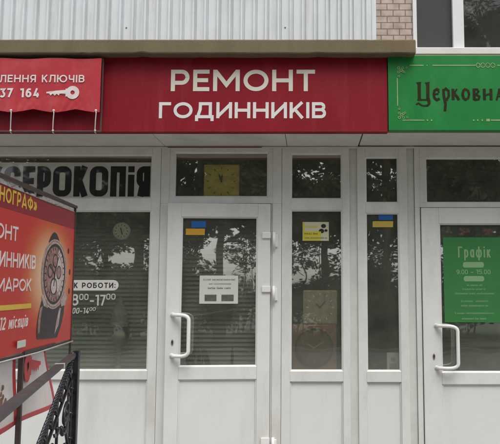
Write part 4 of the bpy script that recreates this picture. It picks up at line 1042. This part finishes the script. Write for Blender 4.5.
# ------------------------------------------------------------------ trees and hedge beyond the pavement (seen in the glass)
LEAF = mat("leaf_green", (.060, .088, .030), .6, var=.45, scale=1.2); BARK = mat("bark", (.10, .08, .06), .95, var=.3, scale=8, bump=.6, bscale=30)
def leaf_cloud(m, clumps, n, size, r):
    vs_ = []; fs_ = []
    for _ in range(n):
        c, rad = r.choice(clumps)
        while True:
            v = Vector((r.uniform(-1, 1), r.uniform(-1, 1), r.uniform(-1, 1)))
            if v.length <= 1: break
        p = c+Vector((v.x*rad, v.y*rad, v.z*rad*.75)); s = size*r.uniform(.6, 1.4)
        a = Vector((r.uniform(-1, 1), r.uniform(-1, 1), r.uniform(-.6, .6))).normalized(); b = a.orthogonal().normalized()
        b = (b*math.cos(r.uniform(0, 6))+a.cross(b)*math.sin(r.uniform(0, 6))).normalized()
        k = len(vs_); vs_ += [p-a*s-b*s*.1, p-b*s*.5, p+a*s, p+b*s*.5]; fs_.append((k, k+1, k+2, k+3))
    me = bpy.data.meshes.new("leaves"); me.from_pydata([tuple(q) for q in vs_], [], fs_); return me
def tree(seed, x, y, h, low, spread, n):
    r = random.Random(seed)
    t = thing('street_tree', (x, y, STREET), 'leafy tree beyond the pavement, seen only as a reflection in the glass', 'tree', 'trees beyond the pavement')
    m = MB(); base = Vector((x, y, STREET)); cl = []
    top = base+Vector((r.uniform(-.4, .4), r.uniform(-.4, .4), h*.82))
    m.tube([base, base.lerp(top, .25)+Vector((r.uniform(-.1, .1), 0, 0)), base.lerp(top, .6), top], [.17, .13, .09, .03], 9)
    for k in range(22):
        f = .26+.70*k/22; p = base.lerp(top, f); a = r.uniform(0, 6.28); L_ = spread*(1.1-.55*abs(f-.42))*r.uniform(.6, 1.1)
        q = p+Vector((math.cos(a)*L_, math.sin(a)*L_*.8, r.uniform(.1, 1.3)-(.9 if f < .42 else 0)))
        q.z = max(q.z, STREET+low+.55+r.uniform(0, .35)); m.tube([p, p.lerp(q, .5)+Vector((0, 0, .25)), q], [.06, .04, .012], 6)
        for g in (.4, .7, 1.0): cl.append((p.lerp(q, g)+Vector((r.uniform(-.3, .3), r.uniform(-.3, .3), r.uniform(-.1, .5))), r.uniform(.6, 1.1)))
    cl = [(Vector((c.x, c.y, max(c.z, STREET+low+.5*rad))), rad) for c, rad in cl]
    cl.append((top, 1.2)); m.build('trunk', BARK, t)
    link(leaf_cloud(m, cl, int(n*1.45), .095, r), 'crown', LEAF, t)
    return t
for args in ((1, -5.6, -15.0, 14.5, 2.95, 3.2, 30000), (2, -1.4, -16.4, 15.5, 3.55, 3.4, 32000), (3, 2.6, -15.2, 14.5, 3.15, 3.2, 30000), (4, 6.8, -16.0, 15, 3.0, 3.4, 30000), (5, -10.2, -16, 14, 2.7, 3.4, 24000), (6, 11.4, -16, 14.5, 2.7, 3.4, 24000)): tree(*args)
for args in ((7, -3.4, -18.6, 15, 3.6, 3.0, 22000), (8, .7, -19.0, 15.5, 3.9, 3.0, 24000), (9, 4.8, -18.6, 15, 3.5, 3.0, 22000), (10, -7.8, -18.8, 14.5, 3.4, 3.0, 20000), (11, -4.7, -18.9, 15, 3.7, 2.8, 26000), (12, -3.8, -15.6, 14, 4.0, 2.2, 20000)): tree(*args)
for sd, x, y, h, rad in ((1, -6.6, -17.2, 3.6, 1.0), (2, -4.5, -17.0, 4.2, 1.0), (3, -2.4, -17.3, 4.1, .95), (4, 2.35, -17.2, 4.4, .9), (5, 4.1, -17.0, 3.9, .9), (6, -8.8, -17.2, 3.8, 1.1), (7, 7.9, -17.2, 4.0, 1.0), (9, 1.1, -17.4, 2.6, .45)):
    r = random.Random(sd+70); t = thing('tall_shrub', (x, y, STREET), 'tall shrub beyond the pavement, seen only as a reflection in the glass', 'shrub', 'shrubs beyond the pavement')
    cl = []
    m = MB()
    for k in range(9):
        a = r.uniform(0, 6.28); q = Vector((x+math.cos(a)*rad*r.uniform(.2, 1), y+math.sin(a)*rad*.7, STREET+h*r.uniform(.45, .95))); m.tube([(x, y, STREET), Vector((x, y, STREET)).lerp(q, .5), q], [.035, .025, .01], 6)
        for g in (.5, .75, 1): cl.append((Vector((x, y, STREET+.3)).lerp(q, g), r.uniform(.35, .6)*(.8+rad*.3)))
    m.build('stem', BARK, t); link(leaf_cloud(None, cl, int(5200*rad), .075, r), 'foliage', LEAF, t)
for i, (x0, x1, y, h, sd) in enumerate(((-16, -5.2, -18.2, 2.5, 1), (-5, 4, -18.6, 2.25, 2), (4.2, 16, -18.2, 2.45, 3))):
    r = random.Random(sd+40); hd = thing('hedge', ((x0+x1)/2, y, STREET), 'long hedge beyond the pavement, seen only as a reflection in the glass', 'hedge', 'hedges beyond the pavement')
    cl = [(Vector((r.uniform(x0, x1), y+r.uniform(-.4, .4), STREET+r.uniform(.2, h-.35)*r.uniform(.75, 1.12))), r.uniform(.4, .75)) for _ in range(150)]
    link(leaf_cloud(None, cl, 24000, .08, r), 'foliage', LEAF, hd)
    m = MB()
    for k in range(9): xx = x0+(x1-x0)*(k+.5)/9; m.tube([(xx, y, STREET), (xx+.1, y, STREET+h*.7)], [.05, .02], 6)
    m.build('stem', BARK, hd)
for sd, x, y, h, n in ((1, -.75, -17.6, 4.6, 1300), (2, .35, -17.2, 4.9, 1500), (3, -.2, -18.0, 4.3, 1100), (4, 5.6, -17.5, 4.4, 900), (5, -5.5, -17.6, 4.4, 1200)):
    r = random.Random(sd+170); t = thing('sapling', (x, y, STREET), 'thin sapling beyond the pavement, seen only as a reflection in the glass', 'sapling', 'saplings beyond the pavement')
    m = MB(); p0 = Vector((x, y, STREET)); p1 = p0+Vector((r.uniform(-.3, .3), 0, h)); m.tube([p0, p0.lerp(p1, .5)+Vector((.06, 0, 0)), p1], [.028, .02, .008], 6); cl = []
    for k in range(16):
        q = p0.lerp(p1, r.uniform(.35, 1)); e = q+Vector((r.uniform(-.85, .85), r.uniform(-.4, .4), r.uniform(-.1, .5))); m.tube([q, q.lerp(e, .5)+Vector((0, 0, .08)), e], [.012, .008, .004], 5)
        for g in (.45, .75, 1): cl.append((q.lerp(e, g), r.uniform(.16, .34)))
    m.build('stem', BARK, t); link(leaf_cloud(None, cl, n, .065, r), 'foliage', LEAF, t)
# the door with the paper notice stands slightly ajar, hinged at its right edge: turn it and what is stuck to it
AJ = R(3.0); Hp = Vector((X(273), -.02, 0)); Rz = Matrix.Rotation(AJ, 3, 'Z')
for o in (dl, fl1, nt_):
    par = o.parent; off = wloc(par) if par else Vector((0, 0, 0))
    g = o.location+off-Hp; o.location = Hp+Rz@g-off; o.rotation_euler = (0, 0, AJ)
